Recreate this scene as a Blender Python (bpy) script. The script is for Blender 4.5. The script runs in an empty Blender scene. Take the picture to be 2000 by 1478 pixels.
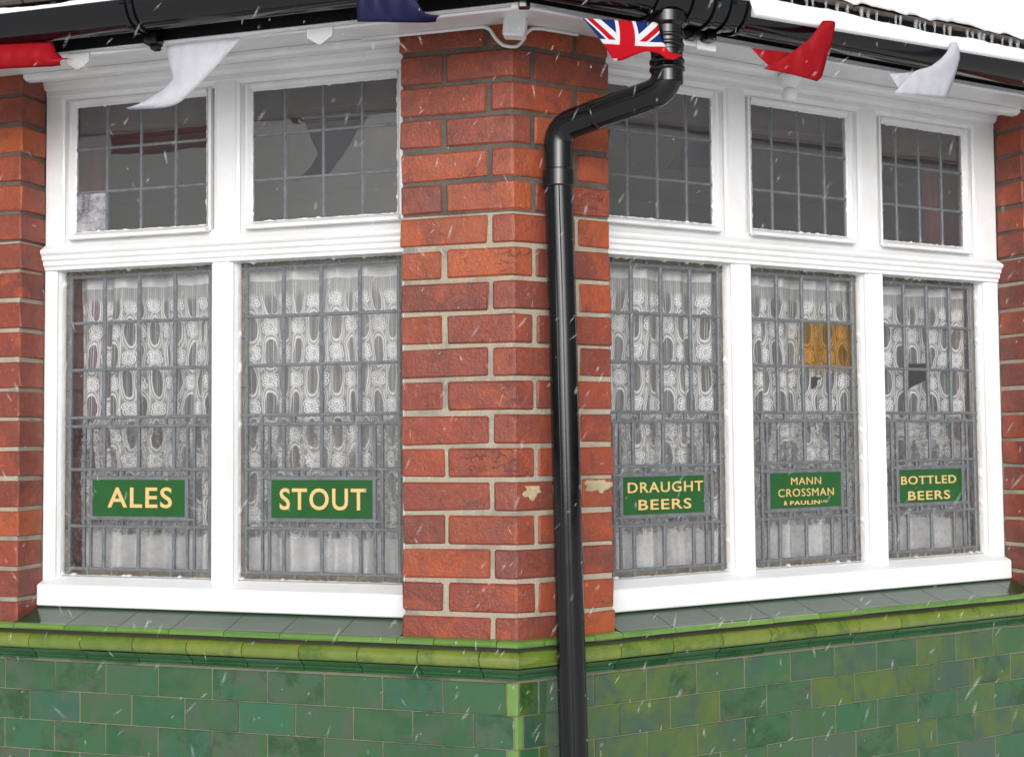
import bpy, bmesh, math, random
from mathutils import Vector, Matrix

sc = bpy.context.scene
COL = sc.collection
rnd = random.Random(11)
sin, cos, pi = math.sin, math.cos, math.pi

# ------------------------------------------------------------------ camera, sky, sun, exposure
ZG = 1.475                                   # datum of the facade measurements above the pavement
A = 0.28685
S = pi / 4                                   # the wall turns 45 degrees at the corner
B = S - A
PITCH, ROLL = 0.04686, 0.00838
cd = bpy.data.cameras.new('camera')
cam = bpy.data.objects.new('camera', cd)
COL.objects.link(cam)
F = Vector((0, cos(PITCH), sin(PITCH)))
R0 = Vector((1, 0, 0))
U0 = Vector((0, -sin(PITCH), cos(PITCH)))
U = U0 * cos(ROLL) + R0 * sin(ROLL)
RR = R0 * cos(ROLL) - U0 * sin(ROLL)
cam.matrix_world = Matrix(((RR.x, U.x, -F.x, -0.0055), (RR.y, U.y, -F.y, -3.0123),
                           (RR.z, U.z, -F.z, 0.12545 + ZG), (0, 0, 0, 1)))
cd.sensor_width = 36
cd.lens = 44.62
cd.clip_start = 0.05
cd.clip_end = 400
cd.dof.use_dof = True
cd.dof.focus_distance = 3.25
cd.dof.aperture_fstop = 8.0
sc.camera = cam

world = bpy.data.worlds.new('World')
sc.world = world
world.use_nodes = True
wn = world.node_tree
for n_ in list(wn.nodes):
    wn.nodes.remove(n_)
sky = wn.nodes.new('ShaderNodeTexSky')
sky.sky_type = 'NISHITA'
sky.sun_disc = False
sky.sun_elevation = math.radians(17)
sky.sun_rotation = pi
sky.air_density = 1.0
sky.dust_density = 6.0
sky.ozone_density = 1.0
hs = wn.nodes.new('ShaderNodeHueSaturation')
hs.inputs['Saturation'].default_value = 0.10
bg = wn.nodes.new('ShaderNodeBackground')
bg.inputs['Strength'].default_value = 0.135
wo = wn.nodes.new('ShaderNodeOutputWorld')
wn.links.new(sky.outputs[0], hs.inputs['Color'])
wn.links.new(hs.outputs[0], bg.inputs['Color'])
wn.links.new(bg.outputs[0], wo.inputs['Surface'])

sd = bpy.data.lights.new('sun', 'SUN')
sd.energy = 1.5
sd.angle = math.radians(60)
sd.color = (0.965, 0.985, 1.0)
sun = bpy.data.objects.new('sun', sd)
COL.objects.link(sun)
sun.rotation_euler = (math.radians(73), 0, 0)
sun.location = (0, -3, 6)

sc.view_settings.view_transform = 'Standard'
sc.view_settings.look = 'None'
sc.view_settings.gamma = 1
sc.view_settings.use_curve_mapping = False
sc.view_settings.exposure = -0.03
sc.cycles.use_denoising = True
sc.cycles.max_bounces = 10
sc.cycles.transparent_max_bounces = 24
sc.cycles.sample_clamp_indirect = 6
sc.render.filter_size = 1.6

# ------------------------------------------------------------------ helpers
DL, DR = (-cos(A), sin(A)), (cos(B), sin(B))
NL, NR = (sin(A), cos(A)), (-sin(B), cos(B))
T22 = math.tan(S / 2)


def P(s, u, w, z):
    """wall side, metres along the wall from the corner, metres behind the brick face, height"""
    d, n = (DL, NL) if s == 'L' else (DR, NR)
    return Vector((d[0] * u + n[0] * w, d[1] * u + n[1] * w, z + ZG))


WL = {}


def link(o, parent, loc):
    COL.objects.link(o)
    base = WL[parent.name] if parent else Vector((0, 0, 0))
    o.parent = parent
    o.location = Vector(loc) - base
    WL[o.name] = Vector(loc)
    return o


def tag(o, label=None, cat=None, group=None, kind=None):
    for k, v in (('label', label), ('category', cat), ('group', group), ('kind', kind)):
        if v:
            o[k] = v
    return o


def thing(name, label, cat, loc, group=None):
    o = bpy.data.objects.new(name, None)
    o.empty_display_size = 0.05
    link(o, None, loc)
    return tag(o, label, cat, group)


def mitre(w):
    return w * T22


class MB:
    def __init__(self):
        self.v, self.f, self.uv = [], [], None

    def add(self, vs, fs):
        k = len(self.v)
        self.v += [Vector(x) for x in vs]
        self.f += [tuple(i + k for i in f) for f in fs]

    def box(self, s, u0, u1, w0, w1, z0, z1):
        vs = [P(s, u, w, z) for z in (z0, z1) for w in (w0, w1) for u in (u0, u1)]
        self.add(vs, [(0, 1, 3, 2), (4, 6, 7, 5), (0, 4, 5, 1), (1, 5, 7, 3), (3, 7, 6, 2), (2, 6, 4, 0)])

    def wbox(self, c, h, m=None):
        vs = []
        for z in (-1, 1):
            for y in (-1, 1):
                for x in (-1, 1):
                    p = Vector((x * h[0], y * h[1], z * h[2]))
                    if m:
                        p = m @ p
                    vs.append(Vector(c) + p)
        self.add(vs, [(0, 1, 3, 2), (4, 6, 7, 5), (0, 4, 5, 1), (1, 5, 7, 3), (3, 7, 6, 2), (2, 6, 4, 0)])

    def prism_u(self, s, prof, u0, u1):
        n = len(prof)
        fu = lambda q, w: q(w) if callable(q) else q
        vs = [P(s, fu(u0, w), w, z) for w, z in prof] + [P(s, fu(u1, w), w, z) for w, z in prof]
        fs = [(i, (i + 1) % n, n + (i + 1) % n, n + i) for i in range(n)]
        self.add(vs, fs + [tuple(range(n)), tuple(range(2 * n - 1, n - 1, -1))])

    def prism_z(self, pts, z0, z1):
        """pts: (side, u, w)"""
        n = len(pts)
        vs = [P(s, u, w, z0) for s, u, w in pts] + [P(s, u, w, z1) for s, u, w in pts]
        fs = [(i, (i + 1) % n, n + (i + 1) % n, n + i) for i in range(n)]
        self.add(vs, fs + [tuple(range(n)), tuple(range(2 * n - 1, n - 1, -1))])

    def tube(self, pts, r, n=12, cap=True):
        pts = [Vector(p) for p in pts]
        rs = r if isinstance(r, (list, tuple)) else [r] * len(pts)
        t0 = (pts[1] - pts[0]).normalized()
        ax = t0.orthogonal().normalized()
        rings = []
        for i, p in enumerate(pts):
            a = pts[max(i - 1, 0)]
            b = pts[min(i + 1, len(pts) - 1)]
            t = (b - a).normalized()
            ax = (ax - t * ax.dot(t)).normalized()
            bx = t.cross(ax)
            rings.append([p + (ax * cos(2 * pi * k / n) + bx * sin(2 * pi * k / n)) * rs[i] for k in range(n)])
        vs = [v for rg in rings for v in rg]
        fs = []
        for i in range(len(rings) - 1):
            for k in range(n):
                a, b = i * n + k, i * n + (k + 1) % n
                fs.append((a, b, b + n, a + n))
        if cap:
            fs.append(tuple(range(n - 1, -1, -1)))
            fs.append(tuple(range((len(rings) - 1) * n, len(rings) * n)))
        self.add(vs, fs)

    def lathe(self, c, prof, n=20):
        """prof: (radius, height)"""
        self.tube([Vector(c) + Vector((0, 0, h)) for r, h in prof], [max(r, 1e-4) for r, h in prof], n)

    def build(self, name, mat, parent=None, smooth=False, bevel=0.0, seg=1, origin=None, recalc=True, solid=0.0):
        if origin is None:
            if parent:
                origin = WL[parent.name]
            else:
                c = sum(self.v, Vector()) / len(self.v)
                origin = Vector((c.x, c.y, min(v.z for v in self.v)))
        me = bpy.data.meshes.new(name)
        me.from_pydata([v - origin for v in self.v], [], self.f)
        if self.uv is not None:
            uvl = me.uv_layers.new(name='UVMap')
            for lp in me.loops:
                uvl.data[lp.index].uv = self.uv[lp.vertex_index]
        bm = bmesh.new()
        bm.from_mesh(me)
        if recalc:
            bmesh.ops.recalc_face_normals(bm, faces=bm.faces)
        if bevel:
            es = [e for e in bm.edges if len(e.link_faces) == 2 and e.calc_face_angle(0) > 0.5]
            bmesh.ops.bevel(bm, geom=es, offset=bevel, segments=seg, profile=0.6, affect='EDGES')
        bm.to_mesh(me)
        bm.free()
        if smooth:
            for p in me.polygons:
                p.use_smooth = True
        me.materials.append(mat)
        o = bpy.data.objects.new(name, me)
        link(o, parent, origin)
        if solid:
            md = o.modifiers.new('thickness', 'SOLIDIFY')
            md.thickness = solid
            md.offset = 0
        return o


def smooth_by_angle(o, ang=0.6):
    bm = bmesh.new()
    bm.from_mesh(o.data)
    for f in bm.faces:
        f.smooth = True
    for e in bm.edges:
        if len(e.link_faces) == 2 and e.calc_face_angle(0) > ang:
            e.smooth = False
    bm.to_mesh(o.data)
    bm.free()
    return o


ROTS = {'L': math.atan2(DL[1], DL[0]), 'R': math.atan2(DR[1], DR[0])}


def inst(name, me, s, u, w, z, parent, tilt=(0, 0, 0)):
    o = bpy.data.objects.new(name, me)
    link(o, parent, P(s, u, w, z))
    o.rotation_euler = (tilt[0], tilt[1], ROTS[s] + tilt[2])
    return o


def bbox_mesh(name, mat, L, D, H, bevel=0.004, jit=0.0, seed=0, seg=1):
    """a bevelled block centred on its origin: L along the wall, D deep, H high"""
    bm = bmesh.new()
    bmesh.ops.create_cube(bm, size=1)
    rr = random.Random(seed)
    for v in bm.verts:
        v.co = Vector((v.co.x * L + rr.uniform(-jit, jit), v.co.y * D, v.co.z * H + rr.uniform(-jit, jit)))
    bmesh.ops.bevel(bm, geom=bm.edges[:], offset=bevel, segments=seg, profile=0.5, affect='EDGES')
    for v in bm.verts:
        v.co += Vector((rr.uniform(-jit, jit), rr.uniform(-jit, jit) * 0.5, rr.uniform(-jit, jit))) * 0.6
    me = bpy.data.meshes.new(name)
    bm.to_mesh(me)
    bm.free()
    me.materials.append(mat)
    return me


class H:
    """a small node-tree writer"""

    def __init__(self, name):
        self.m = bpy.data.materials.new(name)
        self.m.use_nodes = True
        self.t = self.m.node_tree
        for n in list(self.t.nodes):
            self.t.nodes.remove(n)
        self.out = self.t.nodes.new('ShaderNodeOutputMaterial')

    def n(self, typ, ins=None, out=0, **props):
        nd = self.t.nodes.new('ShaderNode' + typ)
        for k, v in props.items():
            setattr(nd, k, v)
        for k, v in (ins or {}).items():
            sk = nd.inputs[k]
            if isinstance(v, bpy.types.NodeSocket):
                self.t.links.new(v, sk)
            else:
                if isinstance(v, (tuple, list)) and len(v) == 3 and sk.type == 'RGBA':
                    v = (*v, 1)
                elif sk.type == 'RGBA' and isinstance(v, (int, float)):
                    v = (v, v, v, 1)
                sk.default_value = v
        return nd.outputs[out]

    def math(self, op, a, b=0.0, c=0.0, clamp=False):
        return self.n('Math', {0: a, 1: b, 2: c}, operation=op, use_clamp=clamp)

    def ramp(self, fac, stops, interp='LINEAR'):
        nd = self.t.nodes.new('ShaderNodeValToRGB')
        nd.color_ramp.interpolation = interp
        el = nd.color_ramp.elements
        while len(el) < len(stops):
            el.new(0.5)
        for e, (p, c) in zip(el, stops):
            e.position = p
            e.color = (*c, 1) if len(c) == 3 else c
        self.t.links.new(fac, nd.inputs[0])
        return nd.outputs[0]

    def step(self, x, lo, hi):
        return self.n('MapRange', {'Value': x, 'From Min': lo, 'From Max': hi, 'To Min': 0.0, 'To Max': 1.0})

    def mix(self, f, a, b, blend='MIX'):
        return self.n('MixRGB', {'Fac': f, 'Color1': a, 'Color2': b}, blend_type=blend)

    def noise(self, vec, scale, detail=3, rough=0.55, dist=0.0):
        return self.n('TexNoise', {'Vector': vec, 'Scale': scale, 'Detail': detail, 'Roughness': rough, 'Distortion': dist})

    def coords(self, per_object=True):
        c = self.n('TexCoord', out=3)
        if not per_object:
            return c
        r = self.n('ObjectInfo', out=self._rand())
        v = self.n('CombineXYZ', {0: self.math('MULTIPLY', r, 13.7), 1: self.math('MULTIPLY', r, 7.1), 2: self.math('MULTIPLY', r, 31.3)})
        return self.n('VectorMath', {0: c, 1: v}, operation='ADD')

    def _rand(self):
        return 'Random'

    def rand(self):
        return self.n('ObjectInfo', out='Random')

    def bump(self, h, strength=0.3, dist=0.002):
        return self.n('Bump', {'Height': h, 'Strength': strength, 'Distance': dist})

    def principled(self, **k):
        ins = {}
        for a, b in k.items():
            ins[a.replace('_', ' ')] = b
        return self.n('BsdfPrincipled', ins)

    def done(self, shader):
        self.t.links.new(shader, self.out.inputs['Surface'])
        return self.m


# ------------------------------------------------------------------ materials
def m_brick(name='red_brick', soot=0.0):
    h = H(name)
    c, r = h.coords(), h.rand()
    base = h.ramp(r, [(0.0, (0.170, 0.034, 0.024)), (0.2, (0.235, 0.042, 0.024)), (0.40, (0.195, 0.040, 0.027)),
                      (0.56, (0.26, 0.045, 0.021)), (0.74, (0.32, 0.058, 0.018)), (0.88, (0.38, 0.076, 0.020)), (0.94, (0.22, 0.038, 0.023)), (1.0, (0.27, 0.050, 0.024))])
    n1 = h.noise(c, 9, 4, 0.6, 0.8)
    col = h.mix(h.step(n1, 0.52, 0.70), h.mix(1.0, base, (0.94, 0.98, 0.86), 'MULTIPLY'), (0.33, 0.062, 0.017))
    n2 = h.noise(c, 17, 5, 0.68, 0.5)
    col = h.mix(h.math('MULTIPLY', h.step(n2, 0.50, 0.72), 0.80), col, (0.092, 0.028, 0.023))
    n3 = h.noise(c, 45, 5, 0.7, 0.3)
    col = h.mix(h.math('MULTIPLY', h.step(n3, 0.5, 0.75), 0.22), col, (0.30, 0.10, 0.07))
    # creases pressed in the clay of some bricks
    w = h.n('TexWave', {'Vector': c, 'Scale': 13, 'Distortion': 14, 'Detail': 4, 'Detail Scale': 1.6, 'Detail Roughness': 0.7}, out=1, bands_direction='Z')
    crease = h.math('MULTIPLY', h.step(w, 0.03, 0.005), h.step(h.noise(c, 8, 2), 0.56, 0.64))
    crease = h.math('MULTIPLY', crease, h.step(h.math('FRACT', h.math('MULTIPLY', r, 17.3)), 0.5, 0.6))
    col = h.mix(h.math('MULTIPLY', crease, 0.55), col, (0.07, 0.022, 0.018))
    sp = h.noise(c, 240, 2, 0.7)
    col = h.mix(h.math('MULTIPLY', h.step(sp, 0.64, 0.74), 0.55), col, (0.06, 0.028, 0.026))
    salt = h.math('MULTIPLY', h.step(h.noise(c, 21, 7, 0.8), 0.63, 0.78), 0.42)
    col = h.mix(salt, col, (0.50, 0.36, 0.34))
    col = h.mix(h.math('MULTIPLY', h.step(h.noise(c, 330, 2, 0.6), 0.69, 0.74), 0.6), col, (0.55, 0.47, 0.42))
    pos = h.n('NewGeometry', out=0)
    edge = h.step(h.noise(pos, 90, 4, 0.7), 0.60, 0.72)
    col = h.mix(h.math('MULTIPLY', edge, 0.28), col, (0.34, 0.27, 0.21))
    st = h.math('MULTIPLY', h.step(h.noise(pos, 2.6, 6, 0.75), 0.45, 0.68), 0.50 + soot)
    col = h.mix(st, col, (0.075, 0.040, 0.034))
    fine = h.noise(c, 150, 4, 0.65)
    hgt = h.math('ADD', h.math('MULTIPLY', fine, 0.4), h.math('SUBTRACT', h.noise(c, 30, 4, 0.65), h.math('MULTIPLY', crease, 0.5)))
    rough = h.math('ADD', h.math('MULTIPLY', n2, 0.5), 0.2)
    return h.done(h.principled(Base_Color=col, Roughness=rough, Specular_IOR_Level=0.45, Normal=h.bump(hgt, 0.85, 0.005)))


def m_mortar(name, c1, c2, c3):
    h = H(name)
    c = h.coords(False)
    col = h.mix(h.noise(c, 30, 4), c1, c2)
    col = h.mix(h.step(h.noise(c, 7, 4, 0.6), 0.5, 0.68), col, c3)
    col = h.mix(h.math('MULTIPLY', h.step(h.noise(c, 300, 2), 0.6, 0.75), 0.4), col, (0.12, 0.10, 0.08))
    hgt = h.math('ADD', h.noise(c, 220, 4, 0.7), h.noise(c, 40, 3))
    return h.done(h.principled(Base_Color=col, Roughness=0.85, Normal=h.bump(hgt, 0.8, 0.004)))


def m_white_paint():
    h = H('white_gloss_paint')
    c = h.coords(False)
    col = h.mix(h.step(h.noise(c, 6, 4, 0.6), 0.45, 0.75), (0.77, 0.77, 0.775), (0.70, 0.69, 0.67))
    col = h.mix(h.math('MULTIPLY', h.step(h.noise(c, 60, 5, 0.7), 0.67, 0.8), 0.35), col, (0.5, 0.47, 0.42))
    col = h.mix(h.math('MULTIPLY', h.step(h.noise(c, 2.2, 6, 0.75), 0.52, 0.70), 0.30), col, (0.60, 0.585, 0.55))
    hgt = h.math('ADD', h.noise(c, 18, 3), h.math('MULTIPLY', h.noise(c, 140, 2), 0.25))
    return h.done(h.principled(Base_Color=col, Roughness=0.28, Specular_IOR_Level=0.4, Normal=h.bump(hgt, 0.35, 0.004)))


def m_tile(name, cols, rough=0.07, spec=0.7, dark_refl=None, bump=0.5):
    h = H(name)
    c, r = h.coords(), h.rand()
    base = h.ramp(r, cols)
    a, b, d = cols[0][1], cols[len(cols) // 2][1], cols[-1][1]
    col = h.mix(h.step(h.noise(c, 7, 3, 0.55, 0.7), 0.44, 0.64), base, b)
    col = h.mix(h.math('MULTIPLY', h.step(h.noise(c, 9, 4, 0.62, 0.9), 0.48, 0.66), 0.9), col, d)
    col = h.mix(h.math('MULTIPLY', h.step(h.noise(c, 30, 5, 0.7), 0.45, 0.75), 0.5), col, a)
    if dark_refl:  # ragged dark patches in the colour stand in for dark reflections
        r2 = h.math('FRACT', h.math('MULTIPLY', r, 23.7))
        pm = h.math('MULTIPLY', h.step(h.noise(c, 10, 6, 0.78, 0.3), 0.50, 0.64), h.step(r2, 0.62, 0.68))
        col = h.mix(h.math('MULTIPLY', pm, 0.8), col, dark_refl)
    hgt = h.math('ADD', h.noise(c, 9, 2), h.math('MULTIPLY', h.noise(c, 45, 2), 0.12))
    rg = h.math('ADD', h.math('MULTIPLY', h.noise(c, 25, 3), 0.12), rough)
    return h.done(h.principled(Base_Color=col, Roughness=rg, Specular_IOR_Level=spec, Normal=h.bump(hgt, bump, 0.006)))


def m_plain(name, col, rough=0.5, spec=0.5, var=0.25, scale=25, metal=0.0, bump=0.2):
    h = H(name)
    c = h.coords(False)
    dark = tuple(x * (1 - var) for x in col)
    cc = h.mix(h.step(h.noise(c, scale, 4, 0.6), 0.4, 0.7), col, dark)
    rg = h.math('ADD', h.math('MULTIPLY', h.noise(c, scale * 1.7, 3), 0.2), max(rough - 0.1, 0.0))
    return h.done(h.principled(Base_Color=cc, Roughness=rg, Specular_IOR_Level=spec, Metallic=metal,
                               Normal=h.bump(h.noise(c, scale * 3, 3), bump, 0.002)))


def m_glass(name, tint, refl, bump_s, bump_scale, refr=False, veil=0.0, veil_col=(0.5, 0.5, 0.5)):
    """window glass: front faces mirror the street by Fresnel, the rest lets the room through"""
    h = H(name)
    c = h.coords()
    hg = h.noise(c, bump_scale, 2, 0.5)
    if refr:
        v = h.n('TexVoronoi', {'Vector': c, 'Scale': bump_scale * 0.9}, out=0, feature='SMOOTH_F1')
        hg = h.math('ADD', h.math('MULTIPLY', hg, 0.7), v)
    nrm = h.bump(hg, bump_s, 0.004)
    fr = h.n('Fresnel', {'IOR': 1.52, 'Normal': nrm})
    front = h.math('SUBTRACT', 1.0, h.n('NewGeometry', out=6))
    fac = h.math('MULTIPLY', h.math('MULTIPLY', fr, refl), front, clamp=True)
    if refr:
        thru = h.n('BsdfRefraction', {'Color': tint, 'Roughness': 0.02, 'IOR': 1.45, 'Normal': nrm})
    else:
        thru = h.n('BsdfTransparent', {'Color': tint})
    if veil:
        df = h.n('BsdfDiffuse', {'Color': h.mix(h.noise(c, 60, 4, 0.7), veil_col, tuple(x * 0.6 for x in veil_col))})
        vf = h.math('MULTIPLY', h.math('MULTIPLY', h.step(h.noise(c, 30, 4, 0.7), -0.3 if veil < 0.13 else 0.25, 0.7), veil), front)
        thru = h.n('MixShader', {0: vf, 1: thru, 2: df})
    gl = h.n('BsdfGlossy', {'Color': (1, 1, 1), 'Roughness': 0.02, 'Normal': nrm})
    return h.done(h.n('MixShader', {0: fac, 1: thru, 2: gl}))


def m_lace():
    h = H('white_lace')
    uv = h.n('UVMap', uv_map='UVMap')
    sp = h.t.nodes.new('ShaderNodeSeparateXYZ')
    h.t.links.new(uv, sp.inputs[0])
    u, v = sp.outputs[0], sp.outputs[1]
    M = h.math
    CW, RH = 0.053, 0.143                           # column width, repeat height (half drop)
    un = M('ADD', u, M('MULTIPLY', h.noise(uv, 5, 3), 0.065))
    x = M('DIVIDE', un, CW)
    col_i = M('FLOOR', x)
    par = M('MODULO', col_i, 2.0)
    X = M('MULTIPLY', M('SUBTRACT', M('FRACT', x), 0.5), CW)
    yo = M('ADD', M('DIVIDE', v, RH), M('ADD', M('MULTIPLY', par, 0.5), 20.0))
    Yo = M('MULTIPLY', M('SUBTRACT', M('FRACT', yo), 0.5), RH)
    Yf = M('MULTIPLY', M('SUBTRACT', M('FRACT', M('ADD', yo, 0.5)), 0.5), RH)
    pw = lambda a_, e: M('POWER', M('ABSOLUTE', a_), e)
    rho = M('POWER', M('ADD', pw(M('DIVIDE', X, 0.0168), 2.3), pw(M('DIVIDE', Yo, 0.0385), 2.3)), 1 / 2.3)
    thr = M('SINE', M('ADD', M('MULTIPLY', u, 2 * pi / 0.0072), M('MULTIPLY', h.noise(uv, 14, 2), 5.0)))
    thr2 = M('SINE', M('ADD', M('MULTIPLY', u, 2 * pi / 0.023), 1.0))
    threads = M('MULTIPLY', h.step(thr, -0.1, 0.8), M('ADD', 0.62, M('MULTIPLY', thr2, 0.38)))
    ground = M('ADD', 0.47, M('MULTIPLY', threads, 0.36))
    opening = M('ADD', 0.08, M('MULTIPLY', threads, 0.52))
    a = h.n('MixRGB', {'Fac': h.step(rho, 1.03, 0.97), 'Color1': ground, 'Color2': opening})

    def band(lo, hi, e=0.04):
        return M('MULTIPLY', h.step(rho, lo - e, lo + e), h.step(rho, hi + e, hi - e))
    bands = M('MAXIMUM', M('MULTIPLY', band(1.0, 1.16), 0.90), M('MULTIPLY', band(1.34, 1.46), 0.84))
    gap = band(1.21, 1.30, 0.03)
    a = M('MULTIPLY', a, M('SUBTRACT', 1.0, M('MULTIPLY', gap, 0.45)))
    disc = None
    for ox, oy, rad in ((0.0025, 0.0155, 0.0100), (-0.0025, -0.0155, 0.0100), (0.0140, 0.0065, 0.0058), (-0.0140, -0.0065, 0.0058), (-0.0128, 0.0085, 0.005), (0.0128, -0.0085, 0.005)):
        d = M('SQRT', M('ADD', M('POWER', M('SUBTRACT', X, ox), 2.0), M('POWER', M('SUBTRACT', Yf, oy), 2.0)))
        inner = h.step(d, rad, rad - 0.0015)
        ring = M('MULTIPLY', h.step(d, rad + 0.0010, rad + 0.0024), h.step(d, rad + 0.0056, rad + 0.004))
        s_ = M('MAXIMUM', M('MULTIPLY', inner, 0.88), ring)
        disc = s_ if disc is None else M('MAXIMUM', disc, s_)
    inflow = M('MULTIPLY', h.step(M('ABSOLUTE', Yf), 0.036, 0.014), h.step(rho, 1.40, 1.5))
    a = M('MULTIPLY', a, M('SUBTRACT', 1.0, M('MULTIPLY', inflow, 0.55)))
    a = M('MAXIMUM', a, M('MULTIPLY', disc, inflow))
    a = M('MAXIMUM', a, bands)
    # heading at the top, plain hem at the foot
    head = M('MULTIPLY', h.step(v, 0.549, 0.553), h.step(v, 0.580, 0.576))
    plain = h.step(v, 0.505, 0.525)
    a = h.n('MixRGB', {'Fac': plain, 'Color1': a, 'Color2': M('MULTIPLY', ground, 0.7)})
    a = M('MAXIMUM', a, M('MULTIPLY', head, 0.8))
    hem = h.step(v, -0.128, -0.136)
    a = h.n('MixRGB', {'Fac': hem, 'Color1': a, 'Color2': M('ADD', 0.50, M('MULTIPLY', h.noise(uv, 18, 4, 0.7), 0.45))})
    a = M('MULTIPLY', a, 1.0, clamp=True)
    # torn holes
    oc = h.n('UVMap', uv_map='place')
    sq = h.t.nodes.new('ShaderNodeSeparateXYZ')
    h.t.links.new(oc, sq.inputs[0])
    pu, pv = sq.outputs[0], sq.outputs[1]
    for hu, hv, wd, ht in ((1.086, 0.294, 0.05, 0.036), (1.496, 0.342, 0.095, 0.085)):
        a1 = h.step(pu, hu - 0.002, hu)
        a2 = h.step(pv, hv + 0.004, hv)
        a3 = M('SUBTRACT', M('ADD', M('DIVIDE', M('SUBTRACT', pu, hu), wd), M('DIVIDE', M('SUBTRACT', hv, pv), ht)), 1.0)
        hole = M('MULTIPLY', M('MULTIPLY', a1, a2), h.step(a3, 0.0, -0.06))
        a = M('MULTIPLY', a, M('SUBTRACT', 1.0, hole))
    df = h.n('BsdfDiffuse', {'Color': (0.93, 0.93, 0.93)})
    tl = h.n('BsdfTranslucent', {'Color': (0.85, 0.85, 0.85)})
    cl = h.n('MixShader', {0: 0.08, 1: df, 2: tl})
    tr = h.n('BsdfTransparent', {})
    return h.done(h.n('MixShader', {0: a, 1: tr, 2: cl}))


def m_cloth(name, col, trans=0.35):
    h = H(name)
    c = h.coords(False)
    cc = h.mix(h.noise(c, 40, 3), col, tuple(x * 0.85 for x in col))
    wr = h.n('TexWave', {'Vector': c, 'Scale': 7, 'Distortion': 6, 'Detail': 2}, out=1)
    nrm = h.bump(h.math('ADD', h.noise(c, 20, 3), h.math('MULTIPLY', wr, 0.6)), 0.5, 0.008)
    df = h.n('BsdfDiffuse', {'Color': cc, 'Normal': nrm})
    tl = h.n('BsdfTranslucent', {'Color': cc, 'Normal': nrm})
    gl = h.n('BsdfGlossy', {'Color': (1, 1, 1), 'Roughness': 0.4, 'Normal': nrm})
    s = h.n('MixShader', {0: trans, 1: df, 2: tl})
    return h.done(h.n('MixShader', {0: 0.008, 1: s, 2: gl}))


def m_union_flag():
    h = H('union_flag_print')
    uv = h.n('UVMap', uv_map='UVMap')
    sp = h.t.nodes.new('ShaderNodeSeparateXYZ')
    h.t.links.new(uv, sp.inputs[0])
    X, Y = sp.outputs[0], sp.outputs[1]
    M = h.math
    lt = lambda a, b: M('LESS_THAN', a, b)
    ab = lambda a: M('ABSOLUTE', a)
    ax, ay = ab(X), ab(Y)
    d1 = M('MULTIPLY', M('SUBTRACT', Y, M('MULTIPLY', X, 0.68)), 0.83)
    d2 = M('MULTIPLY', M('ADD', Y, M('MULTIPLY', X, 0.68)), 0.83)
    sal = lt(M('MINIMUM', ab(d1), ab(d2)), 2.9)
    rs = lt(M('MINIMUM', ab(M('ADD', d1, 0.9)), ab(M('ADD', d2, 0.9))), 1.15)
    blue, white, red = (0.015, 0.035, 0.16), (0.72, 0.72, 0.74), (0.52, 0.012, 0.022)
    col = h.mix(sal, blue, white)
    col = h.mix(rs, col, red)
    col = h.mix(lt(M('MINIMUM', ax, M('MULTIPLY', ay, 1.35)), 6.4), col, white)
    col = h.mix(lt(M('MINIMUM', ax, M('MULTIPLY', ay, 1.5)), 4.3), col, red)
    df = h.n('BsdfDiffuse', {'Color': col})
    tl = h.n('BsdfTranslucent', {'Color': col})
    return h.done(h.n('MixShader', {0: 0.3, 1: df, 2: tl}))


def m_snow():
    h = H('fresh_snow')
    c = h.coords(False)
    hgt = h.math('ADD', h.noise(c, 30, 5, 0.7), h.math('MULTIPLY', h.noise(c, 200, 3), 0.4))
    return h.done(h.principled(Base_Color=(0.9, 0.91, 0.93), Roughness=0.6, Specular_IOR_Level=0.3, Normal=h.bump(hgt, 0.4, 0.006)))


def m_letters():
    h = H('worn_gilt_lettering')
    c = h.coords()
    worn = h.step(h.noise(c, 13, 5, 0.75), 0.60, 0.66)
    col = h.mix(worn, (0.64, 0.43, 0.165), (0.24, 0.27, 0.25))
    return h.done(h.principled(Base_Color=col, Roughness=0.4))


MAT = {}
MAT['brick'] = m_brick()
MAT['brick_dirty'] = m_brick('sooty_red_brick', 0.35)
MAT['mortar_low'] = m_mortar('cream_lime_mortar', (0.40, 0.355, 0.27), (0.32, 0.285, 0.22), (0.20, 0.18, 0.155))
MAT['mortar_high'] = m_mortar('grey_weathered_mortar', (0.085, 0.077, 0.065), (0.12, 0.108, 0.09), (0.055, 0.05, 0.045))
MAT['white'] = m_white_paint()
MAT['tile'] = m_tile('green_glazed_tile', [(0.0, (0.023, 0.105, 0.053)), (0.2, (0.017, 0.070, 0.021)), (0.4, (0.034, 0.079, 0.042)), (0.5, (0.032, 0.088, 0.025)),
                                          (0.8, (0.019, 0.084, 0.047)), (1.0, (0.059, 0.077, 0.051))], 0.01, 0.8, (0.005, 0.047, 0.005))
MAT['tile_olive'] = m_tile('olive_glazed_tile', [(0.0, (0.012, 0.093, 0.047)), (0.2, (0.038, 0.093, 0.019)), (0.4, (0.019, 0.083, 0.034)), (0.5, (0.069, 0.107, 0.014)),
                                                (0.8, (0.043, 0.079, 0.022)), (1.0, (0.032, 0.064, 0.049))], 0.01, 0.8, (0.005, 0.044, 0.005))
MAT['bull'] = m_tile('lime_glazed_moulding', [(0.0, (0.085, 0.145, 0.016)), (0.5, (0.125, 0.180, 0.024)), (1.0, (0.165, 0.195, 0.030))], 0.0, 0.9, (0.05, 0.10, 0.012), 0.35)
MAT['fillet'] = m_tile('leaf_green_glazed_edge', [(0.0, (0.085, 0.19, 0.045)), (0.5, (0.12, 0.235, 0.05)), (1.0, (0.16, 0.255, 0.06))], 0.08, 0.7)
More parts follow.
